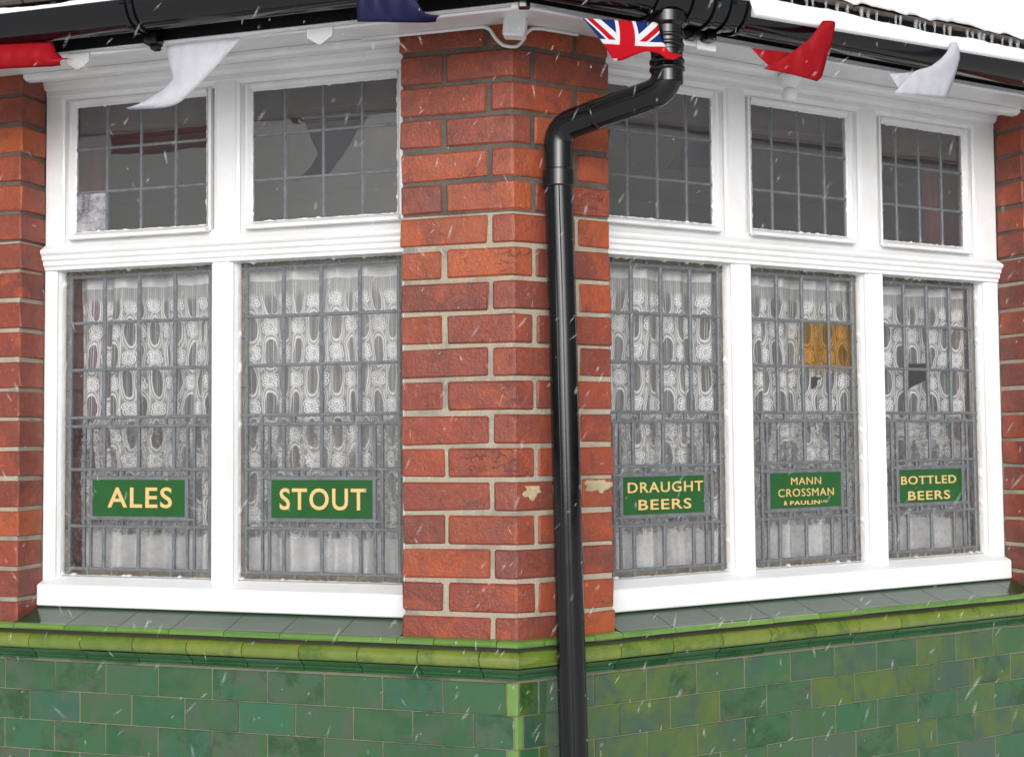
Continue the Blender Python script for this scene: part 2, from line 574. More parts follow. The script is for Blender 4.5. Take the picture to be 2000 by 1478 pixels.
MAT['cove'] = m_tile('dark_green_glazed_cove', [(0.0, (0.012, 0.060, 0.016)), (0.5, (0.025, 0.09, 0.03)), (1.0, (0.035, 0.095, 0.045))], 0.04, 0.9)
MAT['sill_tile'] = m_tile('deep_green_glazed_sill', [(0.0, (0.008, 0.045, 0.010)), (0.5, (0.014, 0.05, 0.018)), (1.0, (0.022, 0.05, 0.026))], 0.10, 0.45, None, 0.2)
MAT['grout'] = m_mortar('dirty_tile_grout', (0.20, 0.19, 0.125), (0.14, 0.135, 0.09), (0.055, 0.055, 0.04))
MAT['dark_grout'] = m_plain('black_ledge_joint', (0.035, 0.033, 0.028), 0.8, 0.2)
MAT['black'] = m_plain('black_pipe_plastic', (0.0035, 0.0038, 0.0045), 0.13, 0.5, 0.3, 14, 0, 0.06)
MAT['black_board'] = m_plain('black_painted_board', (0.012, 0.012, 0.013), 0.3, 0.5)
MAT['lead'] = m_plain('grey_lead', (0.155, 0.165, 0.175), 0.5, 0.5, 0.35, 60, 0.15, 0.5)
MAT['pane'] = m_glass('clear_old_glass', (0.95, 0.95, 0.95), 3.0, 0.10, 9, veil=0.065, veil_col=(0.70, 0.71, 0.72))
MAT['hammered'] = m_glass('hammered_glass', (0.95, 0.95, 0.95), 1.7, 0.5, 75, refr=True, veil=0.16, veil_col=(0.42, 0.40, 0.38))
MAT['border'] = m_glass('putty_smeared_border_glass', (0.6, 0.55, 0.45), 1.5, 0.3, 40, veil=0.75, veil_col=(0.30, 0.255, 0.185))
MAT['amber'] = m_glass('amber_glass', (0.86, 0.70, 0.42), 1.6, 0.25, 30, veil=0.25, veil_col=(0.50, 0.38, 0.20))
MAT['frost'] = m_glass('frosted_glass', (0.7, 0.7, 0.72), 1.6, 0.5, 90, veil=0.95, veil_col=(0.66, 0.66, 0.71))
MAT['sign'] = m_plain('green_enamel', (0.012, 0.085, 0.016), 0.10, 0.5, 0.2, 12, 0, 0.05)
MAT['letters'] = m_letters()
MAT['lace'] = m_lace()
MAT['red_cloth'] = m_cloth('dark_red_curtain_cloth', (0.16, 0.012, 0.018), 0.2)
MAT['flag_red'] = m_cloth('red_flag_cloth', (0.50, 0.016, 0.026), 0.5)
MAT['flag_white'] = m_cloth('white_flag_cloth', (0.74, 0.74, 0.79), 0.5)
MAT['flag_blue'] = m_cloth('navy_flag_cloth', (0.022, 0.022, 0.075), 0.3)
MAT['union'] = m_union_flag()
MAT['snow'] = m_snow()
MAT['room'] = m_plain('grey_room_paint', (0.48, 0.46, 0.43), 0.8, 0.2, 0.08, 3)
MAT['dark_band_board'] = m_plain('dark_brown_wood', (0.055, 0.022, 0.016), 0.4, 0.4)
MAT['room_light'] = m_plain('grey_room_ceiling', (0.48, 0.46, 0.43), 0.8, 0.2, 0.08, 3)
MAT['roof_tile'] = m_plain('dark_clay_roof_tile', (0.10, 0.075, 0.065), 0.6, 0.4, 0.5, 40, 0, 0.6)
MAT['plastic'] = m_plain('white_plastic', (0.46, 0.47, 0.46), 0.35, 0.5, 0.08)
MAT['soil'] = m_plain('wall_core', (0.2, 0.17, 0.14), 0.9, 0.2)
_h = H('clear_ice')
MAT['ice'] = _h.done(_h.principled(Base_Color=(0.92, 0.95, 0.97), Roughness=0.06, Transmission_Weight=0.85, IOR=1.31,
                                   Normal=_h.bump(_h.noise(_h.coords(), 160, 2), 0.5, 0.003)))

# ------------------------------------------------------------------ ground and room behind the glass
mb = MB()
mb.wbox((0, 0, -0.15), (150, 150, 0.15))
g = mb.build('snowy_ground', MAT['snow'])
tag(g, kind='structure')

for s, u1 in (('L', 2.4), ('R', 2.4)):
    mb = MB()
    mb.prism_u(s, [(1.9, -ZG + 0.02), (2.0, -ZG + 0.02), (2.0, 1.18), (1.9, 1.18)], mitre, u1)
    tag(mb.build('interior_wall', MAT['room']), kind='structure')
    mb = MB()
    mb.prism_u(s, [(0.19, 1.15), (1.9, 1.15), (1.9, 1.18), (0.19, 1.18)], mitre, u1)
    tag(mb.build('ceiling', MAT['room_light']), kind='structure')
    mb = MB()
    mb.prism_u(s, [(0.15, -ZG + 0.004), (1.9, -ZG + 0.004), (1.9, -ZG + 0.02), (0.15, -ZG + 0.02)], mitre, u1)
    tag(mb.build('interior_floor', MAT['room']), kind='structure')
    mb = MB()
    mb.box(s, u1, u1 + 0.1, 0.0, 2.0, -ZG + 0.004, 1.18)
    tag(mb.build('interior_wall', MAT['room']), kind='structure')
    mb = MB()      # inside face of the low wall under the window
    mb.prism_u(s, [(0.10, -ZG + 0.02), (0.19, -ZG + 0.02), (0.19, -0.325), (0.10, -0.325)], mitre, u1)
    tag(mb.build('interior_wall', MAT['room']), kind='structure')

# ------------------------------------------------------------------ brickwork
PITCHZ, Z_JOINT = 0.0801, 0.5077
BH, BD = 0.0690, 0.1025
_bm = {}


def brick_mesh(L, mk='brick'):
    k = rnd.randrange(5)
    key = (round(L, 4), k, mk)
    if key not in _bm:
        _bm[key] = bbox_mesh('brick', MAT[mk], L, BD, BH, 0.0034, 0.0021, k * 31 + int(L * 5000))
    return _bm[key]


def squint_mesh(ul, ur, seed):
    mbq = MB()
    wi = BD
    mbq.prism_z([('L', ul, 0), ('L', 0, 0), ('R', ur, 0), ('R', ur, wi), ('R', wi * T22, wi), ('L', ul, wi)], -BH / 2 - ZG, BH / 2 - ZG)
    bm = bmesh.new()
    me = bpy.data.meshes.new('brick')
    me.from_pydata(mbq.v, [], mbq.f)
    bm.from_mesh(me)
    bmesh.ops.recalc_face_normals(bm, faces=bm.faces)
    bmesh.ops.bevel(bm, geom=bm.edges[:], offset=0.0042, segments=1, profile=0.5, affect='EDGES')
    rr = random.Random(seed)
    for v in bm.verts:
        v.co += Vector((rr.uniform(-1, 1), rr.uniform(-1, 1) * 0.6, rr.uniform(-1, 1))) * 0.001
    bm.to_mesh(me)
    bm.free()
    me.materials.append(MAT['brick'])
    return me


SQA = [squint_mesh(0.169, 0.0535, i) for i in range(3)]
SQB = [squint_mesh(0.0535, 0.1755, i + 9) for i in range(3)]
pier = thing('brick_pier', 'red brick corner pier standing between the two white windows', 'brick pier', P('L', 0, 0.05, -0.37))
wall_l = thing('brick_wall', 'strip of red brick wall beside the ALES window', 'brick wall', P('L', 1.7, 0.05, -0.37))
wall_r = thing('brick_wall', 'dark red brick wall end beside the BOTTLED BEERS window', 'brick wall', P('R', 2.0, 0.05, -0.37))


def lay(s, u0, u1, zc, parent):
    t = 0.004
    inst('brick', brick_mesh(u1 - u0, 'brick_dirty' if parent is wall_r else 'brick'), s, (u0 + u1) / 2 + rnd.uniform(-0.0015, 0.0015), BD / 2 + rnd.uniform(-0.0012, 0.0012),
         zc + rnd.uniform(-0.001, 0.001), parent, (rnd.uniform(-t, t), rnd.uniform(-t, t), rnd.uniform(-t, t) * 0.6))


J = 0.0055
for k in range(-11, 8):
    zc = Z_JOINT + PITCHZ * (k + 0.5)
    dj = rnd.uniform(-0.004, 0.004)
    if k % 2 == 0:
        lay('L', 0.1748 + J + dj, 0.2865, zc, pier)
        me = SQA[rnd.randrange(3)]
        lay('R', 0.0535 + 2 * J, 0.277, zc, pier)
    else:
        lay('L', 0.0535 + 2 * J, 0.2865, zc, pier)
        me = SQB[rnd.randrange(3)]
        lay('R', 0.1810 + J, 0.277, zc, pier)
    o = bpy.data.objects.new('brick', me)
    link(o, pier, P('L', 0, 0, zc))
    for s, ua, par in (('L', 1.3855, wall_l), ('R', 1.785, wall_r)):
        u = ua
        n = 0
        while u < 2.32:
            L = 0.1025 if (n == 0 and k % 2) else 0.2155
            lay(s, u, min(u + L, 2.40), zc, par)
            u += L + 2 * J
            n += 1

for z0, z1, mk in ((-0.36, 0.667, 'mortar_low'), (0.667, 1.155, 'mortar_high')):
    r = 0.0048
    mb = MB()
    mb.prism_z([('L', 0.2865 - r, r), ('L', r * T22, r), ('R', 0.277 - r, r), ('R', 0.277 - r, 0.12), ('R', 0.12 * T22, 0.12), ('L', 0.2865 - r, 0.12)], z0, z1)
    mb.build('mortar', MAT[mk], pier)
    mb = MB()
    mb.box('L', 1.3855 + r, 2.4, r, 0.12, z0, z1)
    mb.build('mortar', MAT[mk], wall_l)
    mb = MB()
    mb.box('R', 1.785 + r, 2.4, r, 0.12, z0, z1)
    mb.build('mortar', MAT[mk], wall_r)

# crumbling patch of filler either side of the pipe on the pier
MAT['filler'] = m_mortar('sandy_filler', (0.42, 0.34, 0.2), (0.5, 0.42, 0.28), (0.33, 0.27, 0.17))
for s, uc, zc, wd, ht in (('R', 0.046, 0.000, 0.036, 0.026), ('R', 0.232, 0.008, 0.044, 0.027)):
    mb = MB()
    n = 44
    rr = random.Random(int(uc * 1000))
    pk = [rr.uniform(0, 6.28) for _ in range(4)]
    rim = []
    for i in range(n):
        t = 2 * pi * i / n
        k = 0.80 + 0.16 * sin(2 * t + pk[0]) + 0.14 * sin(5 * t + pk[1]) + 0.08 * sin(9 * t + pk[2]) + rr.uniform(-0.06, 0.06)
        rim.append((min(uc + wd * cos(t) * k, 0.2765), zc + ht * (max(sin(t), -2) * k if sin(t) < 0 else min(sin(t) * k, 0.5))))
    vs = [P(s, a, 0.002, b) for a, b in rim] + [P(s, uc + (a - uc) * 0.8, -0.0022 + rr.uniform(-0.001, 0.001), zc + (b - zc) * 0.8) for a, b in rim] + [P(s, uc, -0.003, zc)]
    fs = [(i, (i + 1) % n, n + (i + 1) % n, n + i) for i in range(n)] + [(n + i, n + (i + 1) % n, 2 * n) for i in range(n)]
    mb.add(vs, fs)
    mb.build('mortar_patch', MAT['filler'], pier)

# ------------------------------------------------------------------ tiled wall below
TP, TRZ, Z12 = 0.1545, 0.0777, -0.5275
tw_l = thing('tiled_wall', 'low wall of green glazed tiles under the ALES and STOUT window', 'tiled wall', P('L', 1.0, 0.0, -ZG))
tw_r = thing('tiled_wall', 'low wall of green glazed tiles under the three-light BEERS window', 'tiled wall', P('R', 1.0, 0.0, -ZG))
_tm = {}


def tile_mesh(L, mk):
    key = (round(L, 3), rnd.randrange(3), mk)
    if key not in _tm:
        _tm[key] = bbox_mesh('tile', MAT[mk], L, 0.010, TRZ - 0.0026, 0.0014, 0.0003, int(L * 7000) + key[1])
    return _tm[key]


ROWS = 7
for s, par, off in (('L', tw_l, (0.0307, 0.1079)), ('R', tw_r, (0.2134, 0.2851))):
    for r in range(ROWS):
        zc = Z12 + TRZ * (0.5 - r)
        o0 = off[r % 2]
        edge = (0.0275 if r % 2 == 0 else 0.010) if s == 'L' else (0.006 if r % 2 == 0 else 0.0165)
        joints = [edge]
        u = o0 - 3 * TP
        while u < 2.3:
            if u > edge + 0.02:
                joints.append(u)
            u += TP
        for a, b in zip(joints[:-1], joints[1:]):
            t = 0.0075
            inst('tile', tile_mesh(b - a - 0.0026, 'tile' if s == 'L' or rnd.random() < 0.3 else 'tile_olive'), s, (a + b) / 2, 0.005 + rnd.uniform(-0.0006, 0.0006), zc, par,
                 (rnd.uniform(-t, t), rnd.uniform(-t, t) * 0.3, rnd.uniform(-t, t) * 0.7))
    mb = MB()
    mb.prism_u(s, [(0.0018, -ZG + 0.001), (0.10, -ZG + 0.001), (0.10, -0.327), (0.09, -0.327), (0.0018, -0.356)], mitre, 2.4)
    mb.build('grout', MAT['grout'], par)
    mb = MB()
    zb = Z12 + TRZ * (1 - ROWS)
    mb.prism_u(s, [(-0.004, -ZG), (0.0016, -ZG), (0.0016, zb - 0.002), (-0.004, zb - 0.002)], mitre, 2.4)
    mb.build('plinth', MAT['tile'], par)

# lime corner tiles
for r in range(ROWS):
    zc = Z12 + TRZ * (0.5 - r)
    ul, ur = (0.025, 0.0042) if r % 2 == 0 else (0.0075, 0.0145)
    mb = MB()
    hh = TRZ / 2 - 0.0013
    mb.prism_z([('L', ul, 0.0), ('L', 0.003, 0.0), ('L', -0.0006, 0.0004), ('R', 0.003, 0.0), ('R', ur, 0.0), ('R', ur, 0.010), ('L', ul, 0.010)], zc - hh, zc + hh)
    smooth_by_angle(mb.build('corner_tile', MAT['fillet'], tw_l, bevel=0.0012), 0.6)


def arc(cw, cz, r, a0, a1, n):
    return [(cw + r * cos(a0 + (a1 - a0) * i / n), cz + r * sin(a0 + (a1 - a0) * i / n)) for i in range(n + 1)]


BULL = [(0.0, -0.3745)] + arc(-0.024, -0.394, 0.0195, pi / 2, 3 * pi / 2, 9) + [(0.0, -0.4135)]
COVE = [(0.0, -0.4142), (-0.030, -0.4142), (-0.026, -0.419), (-0.0155, -0.4255), (-0.010, -0.4315), (-0.0105, -0.4325), (-0.013, -0.4345),
        (-0.0105, -0.4365), (-0.0075, -0.4375), (-0.0095, -0.4395), (-0.0075, -0.4425), (0.0, -0.4445)]
FIL = [(0.0, -0.3490), (-0.018, -0.3500), (-0.0265, -0.3525), (-0.030, -0.3575), (-0.0285, -0.3630), (-0.022, -0.3665), (0.0, -0.3675)]


def run(name, prof, mk, s, par, joints, gap):
    js = sorted(joints)
    prev = mitre
    for j in js + [2.4]:
        if j != 2.4 and j < 0.03:
            continue
        mbq = MB()
        a = prev if callable(prev) else prev + gap
        b = j - gap
        dz = rnd.uniform(-0.0006, 0.0006)
        mbq.prism_u(s, [(w_ + (rnd.uniform(-0.0005, 0.0005) if w_ < 0 else 0), z_ + dz) for w_, z_ in prof], a, b)
        o_ = mbq.build(name, MAT[mk], par)
        smooth_by_angle(o_, 0.75)
        prev = j


LB = [0.0795 + TP * i for i in range(15)]
RB = [0.112 + TP * i for i in range(15)]
LF = [0.0406, 0.1975] + [0.2915 + TP * i for i in range(14)]
RF = [0.06, 0.2] + [0.2804 + 0.1575 * i for i in range(14)]
for s, par, jb, jf in (('L', tw_l, LB, LF), ('R', tw_r, RB, RF)):
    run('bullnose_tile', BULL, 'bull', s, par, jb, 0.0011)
    run('cove_tile', COVE, 'cove', s, par, jb, 0.0014)
    run('edge_tile', FIL, 'fillet', s, par, jf, 0.0010)
    mb = MB()  # near-black strip in the gap between edge tiles and bullnoses
    mb.prism_u(s, [(0.0012, -0.36), (-0.017, -0.3655), (-0.019, -0.375), (0.0012, -0.44)], mitre, 2.4)
    mb.build('ledge_joint', MAT['dark_grout'], par)
    ua, ub = (0.289, 1.383) if s == 'L' else (0.280, 1.783)
    js = [j for j in jf if ua + 0.01 < j < ub - 0.01]
    prev = ua
    for j in js + [ub]:
        mb = MB()
        g_ = 0.0009
        mb.prism_u(s, [(0.098, -0.3175), (0.0, -0.3462), (-0.0185, -0.3495), (-0.0185, -0.352), (0.0, -0.356), (0.098, -0.3265)], prev + g_, j - g_)
        smooth_by_angle(mb.build('sill_tile', MAT['sill_tile'], par), 0.5)
        prev = j

# ------------------------------------------------------------------ windows
GW = 0.145           # plane of the lower leaded glass
UWG = 0.130          # plane of the upper glass


def text_mesh(txt, s, ul, ur, z0, z1, w, parent, weight=0.03, name='lettering'):
    cu = bpy.data.curves.new('t', 'FONT')
    cu.body = txt
    cu.size = 1
    cu.offset = weight
    cu.extrude = 0.01
    cu.space_character = 1.12
    cu.resolution_u = 4
    ob = bpy.data.objects.new('t', cu)
    COL.objects.link(ob)
    dg = bpy.context.evaluated_depsgraph_get()
    me0 = bpy.data.meshes.new_from_object(ob.evaluated_get(dg))
    bpy.data.objects.remove(ob)
    xs = [v.co.x for v in me0.vertices]
    ys = [v.co.y for v in me0.vertices]
    x0, x1, y0, y1 = min(xs), max(xs), min(ys), max(ys)
    mbq = MB()
    mbq.v = [P(s, ul + (ur - ul) * (v.co.x - x0) / (x1 - x0), w - v.co.z * 0.06, z0 + (z1 - z0) * (v.co.y - y0) / (y1 - y0)) for v in me0.vertices]
    mbq.f = [tuple(p.vertices) for p in me0.polygons]
    bpy.data.meshes.remove(me0)
    return mbq.build(name, MAT['letters'], parent)


def came_bars(mbq, s, bars, w, d, wid):
    """bars: ('h', z, u0, u1) or ('v', u, z0, z1); lead with a rounded face"""
    for kind, c, a, b, *rest in bars:
        h = (rest[0] if rest else wid) / 2
        if kind == 'h':
            mbq.prism_u(s, [(w + d, c - h), (w - d * 0.6, c - h), (w - d, c - h * 0.5), (w - d, c + h * 0.5), (w - d * 0.6, c + h), (w + d, c + h)], a, b)
        else:
            pts = [(s, c - h, w + d), (s, c - h, w - d * 0.62), (s, c - h * 0.5, w - d * 1.04), (s, c + h * 0.5, w - d * 1.04), (s, c + h, w - d * 0.62), (s, c + h, w + d)]
            mbq.prism_z(pts, a, b)


def solder(mbq, s, u, z, w):
    r = 0.0065
    n = 7
    vs = [P(s, u + r * cos(2 * pi * i / n), w - 0.0025, z + r * sin(2 * pi * i / n)) for i in range(n)] + [P(s, u, w - 0.0068, z)]
    mbq.add(vs, [(i, (i + 1) % n, n) for i in range(n)])


def pane(s, u0, u1, z0, z1, w, mk, parent, tilt=0.004, label=None):
    t = 0.0028
    me = bbox_mesh('pane', MAT[mk], u1 - u0, t, z1 - z0, 0.0004)
    o_ = inst('pane', me, s, (u0 + u1) / 2, w, (z0 + z1) / 2, parent, (rnd.uniform(-tilt, tilt), rnd.uniform(-tilt, tilt) * 0.2, rnd.uniform(-tilt, tilt)))
    if label:
        o_['label'] = label
    return o_


def lower_light(s, c, hw, ins, q, pi_, po, sign_z, lines, label, win, special=()):
    part = bpy.data.objects.new('leaded_light', None)
    link(part, win, P(s, c, GW, -0.24))
    part['label'] = label
    b = hw - ins
    Z = dict(top=0.5985, t1=0.582, r1=0.453, r2=0.323, b1=0.191, b2=0.167, c1=0.0485, c2=0.0270, s2=-0.0855, d1=-0.1065, e1=-0.2225, bot=-0.2405)
    bars = []
    for x in (-b, b):
        bars.append(('v', c + x, Z['bot'] - 0.002, Z['top'] + 0.002))
    for z in ('t1', 'b1', 'b2', 'e1'):
        bars.append(('h', Z[z], c - hw - 0.003, c + hw + 0.003))
    for z in ('r1', 'r2'):
        bars.append(('h', Z[z], c - b, c + b))
    for z in ('c1', 'd1'):
        bars.append(('h', Z[z], c - b, c + b))
    for z in ('c2', 's2'):
        bars.append(('h', Z[z], c - po, c + po))
    for x in (-q, 0, q):
        jx = rnd.uniform(-0.002, 0.002)
        bars.append(('v', c + x + jx, Z['b1'], Z['t1']))
        bars.append(('v', c + x, Z['c1'], Z['b2']))
        bars.append(('v', c + x, Z['e1'], Z['d1']))
    for x in (-po, -pi_, pi_, po):
        bars.append(('v', c + x, Z['e1'], Z['b2'], 0.0072))
    f = hw / 0.232
    shorts_band = [x * f + rnd.uniform(-0.006, 0.006) for x in (-0.168, -0.086, -0.002, 0.084, 0.168)]
    for x in shorts_band:
        bars.append(('v', c + x, Z['b2'], Z['b1']))
    small = [x * f for x in (-0.067, -0.049, 0.049, 0.067)]
    for z0, z1 in (('c2', 'c1'), ('d1', 's2')):
        for x in small:
            bars.append(('v', c + x, Z[z0], Z[z1], 0.0065))
    top_s = [x * f + rnd.uniform(-0.012, 0.012) for x in (-0.165, -0.06, 0.055, 0.165)]
    bot_s = [x * f + rnd.uniform(-0.012, 0.012) for x in (-0.17, -0.10, -0.02, 0.085, 0.165)]
    for x in top_s:
        bars.append(('v', c + x, Z['t1'], Z['top']))
    for x in bot_s:
        bars.append(('v', c + x, Z['bot'], Z['e1']))
    side = [(0.455, 0.30, 0.03, -0.10), (0.40, 0.27, 0.07, -0.02, -0.12)]
    for sg, zs in ((-1, side[0]), (1, side[1])):
        for z in zs:
            a_, b_ = sorted((c + sg * b, c + sg * (hw + 0.003)))
            bars.append(('h', z, a_, b_, 0.007))
    mbq = MB()
    came_bars(mbq, s, bars, GW, 0.0048, 0.0088)
    for x in (-b, -q, 0, q, b):
        for z in ('t1', 'r1', 'r2', 'b1'):
            solder(mbq, s, c + x, Z[z], GW)
    for x in (-po, -pi_, pi_, po):
        for z in ('b2', 'c1', 'd1', 'e1'):
            solder(mbq, s, c + x, Z[z], GW)
    o_ = mbq.build('lead_came', MAT['lead'], part)
    # glass
    xs = [-b, -q, 0, q, b]
    for i in range(4):
        for z0, z1 in (('r1', 't1'), ('r2', 'r1'), ('b1', 'r2')):
            mk = 'amber' if (i, z0) in special else 'pane'
            pane(s, c + xs[i], c + xs[i + 1], Z[z0], Z[z1], GW, mk, part, 0.006, 'amber yellow glass pane' if mk == 'amber' else None)
    sb = [-b] + shorts_band + [b]
    for a_, b_ in zip(sb[:-1], sb[1:]):
        pane(s, c + a_, c + b_, Z['b2'], Z['b1'], GW, 'hammered', part)
    cs = [-b, -po, -pi_, -q, 0, q, pi_, po, b]
    for z0, z1 in (('c1', 'b2'), ('e1', 'd1')):
        for a_, b_ in zip(cs[:-1], cs[1:]):
            pane(s, c + a_, c + b_, Z[z0], Z[z1], GW, 'hammered', part)
    for a_, b_ in ((-b, -po), (po, b)):
        pane(s, c + a_, c + b_, Z['d1'], Z['c1'], GW, 'hammered', part)
    for a_, b_ in ((-po, -pi_), (pi_, po)):
        pane(s, c + a_, c + b_, Z['s2'], Z['c2'], GW, 'hammered', part)
        pane(s, c + a_, c + b_, Z['c2'], Z['c1'], GW, 'hammered', part)
        pane(s, c + a_, c + b_, Z['d1'], Z['s2'], GW, 'hammered', part)
    ss = [-pi_] + small + [pi_]
    for z0, z1 in (('c2', 'c1'), ('d1', 's2')):
        for a_, b_ in zip(ss[:-1], ss[1:]):
            pane(s, c + a_, c + b_, Z[z0], Z[z1], GW, 'hammered', part)
    ts = [-hw] + top_s + [hw]
    for a_, b_ in zip(ts[:-1], ts[1:]):
        pane(s, c + a_, c + b_, Z['t1'], Z['top'] + 0.003, GW, 'border', part)
    bs = [-hw] + bot_s + [hw]
    for a_, b_ in zip(bs[:-1], bs[1:]):
        pane(s, c + a_, c + b_, Z['bot'] - 0.003, Z['e1'], GW, 'border', part)
    for sg, zs in ((-1, side[0]), (1, side[1])):
        zz = [Z['t1']] + list(zs) + [Z['e1']]
        for z1, z0 in zip(zz[:-1], zz[1:]):
            a_, b_ = sorted((c + sg * b, c + sg * (hw + 0.003)))
            pane(s, a_, b_, z0, z1, GW, 'border', part)
    # enamelled sign in the middle
    mbq = MB()
    mbq.box(s, c - pi_, c + pi_, GW - 0.0022, GW + 0.0022, Z['s2'], Z['c2'])
    mbq.build('sign_panel', MAT['sign'], part)
    mbq = MB()
    fw = 0.006
    came_bars(mbq, s, [('h', Z['c2'] - 0.004, c - pi_, c + pi_, fw), ('h', Z['s2'] + 0.004, c - pi_, c + pi_, fw),
                       ('v', c - pi_ + 0.004, Z['s2'], Z['c2'], fw), ('v', c + pi_ - 0.004, Z['s2'], Z['c2'], fw)], GW, 0.0046, fw)
    mbq.build('sign_frame', MAT['lead'], part)
    for txt, ua, ub, z0, z1, wt in lines:
        text_mesh(txt, s, ua, ub, z0, z1, GW - 0.0026, part, wt)
    # lumpy putty and paint round the glass
    mbq = MB()
    rr = random.Random(int(c * 1000))

    def bead(fn, n, amp):
        rows = []
        for i in range(n + 1):
            t_ = i / n
            e = (rr.uniform(0.2, 1) * amp + (amp * 1.6 if rr.random() < 0.06 else 0)) * 0.6
            rows.append([fn(t_, 0, 0.126), fn(t_, e, 0.134), fn(t_, e, 0.1415), fn(t_, -0.004, 0.1425)])
        for i in range(n):
            mbq.add(rows[i] + rows[i + 1], [(0, 1, 5, 4), (1, 2, 6, 5), (2, 3, 7, 6)])
    bead(lambda t_, e, w: P(s, c - hw + 2 * hw * t_, w, Z['top'] - e), 60, 0.0045)
    bead(lambda t_, e, w: P(s, c - hw + 2 * hw * t_, w, Z['bot'] + e), 60, 0.0045)
    bead(lambda t_, e, w: P(s, c - hw + e, w, Z['bot'] + (Z['top'] - Z['bot']) * t_), 70, 0.003)
    bead(lambda t_, e, w: P(s, c + hw - e, w, Z['bot'] + (Z['top'] - Z['bot']) * t_), 70, 0.003)
    mbq.build('putty', MAT['white'], part, recalc=False)
    return part


def upper_light(s, c, hl, hr, q, z0, z1, label, win, frost=False):
    """opening top light: hl / hr half widths on the low-u and high-u side"""
    part = bpy.data.objects.new('top_light', None)
    link(part, win, P(s, c, UWG, z0))
    part['label'] = label
    ua, ub = c - hl, c + hr
    rows = [z0, 0.8145, 0.935, z1]
    cols = [ua, c - q, c, c + q, ub]
    bars = [('v', x, z0, z1) for x in cols[1:4]] + [('h', z, ua, ub) for z in rows[1:3]]
    mbq = MB()
    came_bars(mbq, s, bars, UWG, 0.0042, 0.0074)
    for x in cols[1:4]:
        for z in rows[1:3]:
            solder(mbq, s, x, z, UWG)
    mbq.build('lead_came', MAT['lead'], part)
    for i in range(4):
        for j in range(3):
            fz = frost and i == 3 and j == 0
            pane(s, cols[i] - (0.004 if i == 0 else 0), cols[i + 1] + (0.004 if i == 3 else 0), rows[j] - (0.004 if j == 0 else 0),
                 rows[j + 1] + (0.004 if j == 2 else 0), UWG, 'frost' if fz else 'pane', part, 0.005, 'frosted white patched pane' if fz else None)
    # sash with a splayed inner edge
    fw = 0.017
    mbq = MB()
    prof = lambda a, sg: [(a, 0.136), (a, 0.127), (a + sg * 0.010, 0.116), (a + sg * fw, 0.116), (a + sg * fw, 0.136)]
    mbq.prism_z([(s, u, w) for u, w in prof(ua, -1)], z0 - fw, z1 + fw)
    mbq.prism_z([(s, u, w) for u, w in prof(ub, 1)], z0 - fw, z1 + fw)
    mbq.prism_u(s, [(w + 0.0005, z) for z, w in prof(z1, 1)], ua - 0.002, ub + 0.002)
    mbq.prism_u(s, [(w + 0.0005, z) for z, w in prof(z0, -1)], ua - 0.002, ub + 0.002)
    mbq.build('sash', MAT['white'], part)
    mbq = MB()
    mbq.prism_u(s, [(0.118, z0 - 0.004), (0.100, z0 - 0.012), (0.097, z0 - 0.016), (0.099, z0 - 0.021), (0.118, z0 - 0.022)], ua - 0.012, ub + 0.012)
    mbq.build('drip_bar', MAT['white'], part)
    mbq = MB()
    rr = random.Random(int(c * 777))
    n = 50
    for fn in (lambda t_, e, w: P(s, ua + (ub - ua) * t_, w, z1 - e), lambda t_, e, w: P(s, ua + (ub - ua) * t_, w, z0 + e),
               lambda t_, e, w: P(s, ua + e, w, z0 + (z1 - z0) * t_), lambda t_, e, w: P(s, ub - e, w, z0 + (z1 - z0) * t_)):
        rws = []
        for i in range(n + 1):
            e = rr.uniform(0.1, 1) * 0.0028 + (0.003 if rr.random() < 0.05 else 0)
            rws.append([fn(i / n, -0.002, 0.1225), fn(i / n, e, 0.1255), fn(i / n, e, 0.1275), fn(i / n, -0.003, 0.1282)])
        for i in range(n):
            mbq.add(rws[i] + rws[i + 1], [(0, 1, 5, 4), (1, 2, 6, 5), (2, 3, 7, 6)])
    mbq.build('putty', MAT['white'], part, recalc=False)
    return part


TRANSOM = [(0.135, 0.676), (0.104, 0.670), (0.080, 0.653), (0.0785, 0.647), (0.0815, 0.642), (0.087, 0.637), (0.087, 0.628), (0.093, 0.622),
           (0.0935, 0.612), (0.099, 0.607), (0.100, 0.599), (0.150, 0.5985)]
SILL = [(0.160, -0.2405), (0.128, -0.2425), (0.100, -0.254), (0.082, -0.2615), (0.079, -0.266), (0.079, -0.3165), (0.084, -0.3195), (0.160, -0.3195)]


def post(s, u0, u1, z0, z1, win, name, dl=0.0, dr=0.0):
    """a moulded vertical: dl / dr = width of the stepped moulding on the low-u and high-u edge"""
    pts = [(s, u0, 0.160), (s, u0, 0.132)]
    if dl:
        pts += [(s, u0 + dl * 0.25, 0.124), (s, u0 + dl * 0.45, 0.118), (s, u0 + dl * 0.5, 0.112), (s, u0 + dl * 0.85, 0.109), (s, u0 + dl, 0.105)]
    else:
        pts += [(s, u0, 0.105)]
    if dr:
        pts += [(s, u1 - dr, 0.105), (s, u1 - dr * 0.85, 0.109), (s, u1 - dr * 0.5, 0.112), (s, u1 - dr * 0.45, 0.118), (s, u1 - dr * 0.25, 0.124)]
    else:
        pts += [(s, u1, 0.105)]
    pts += [(s, u1, 0.132), (s, u1, 0.160)]
    mbq = MB()
    mbq.prism_z(pts, z0, z1)
    return mbq.build(name, MAT['white'], win)


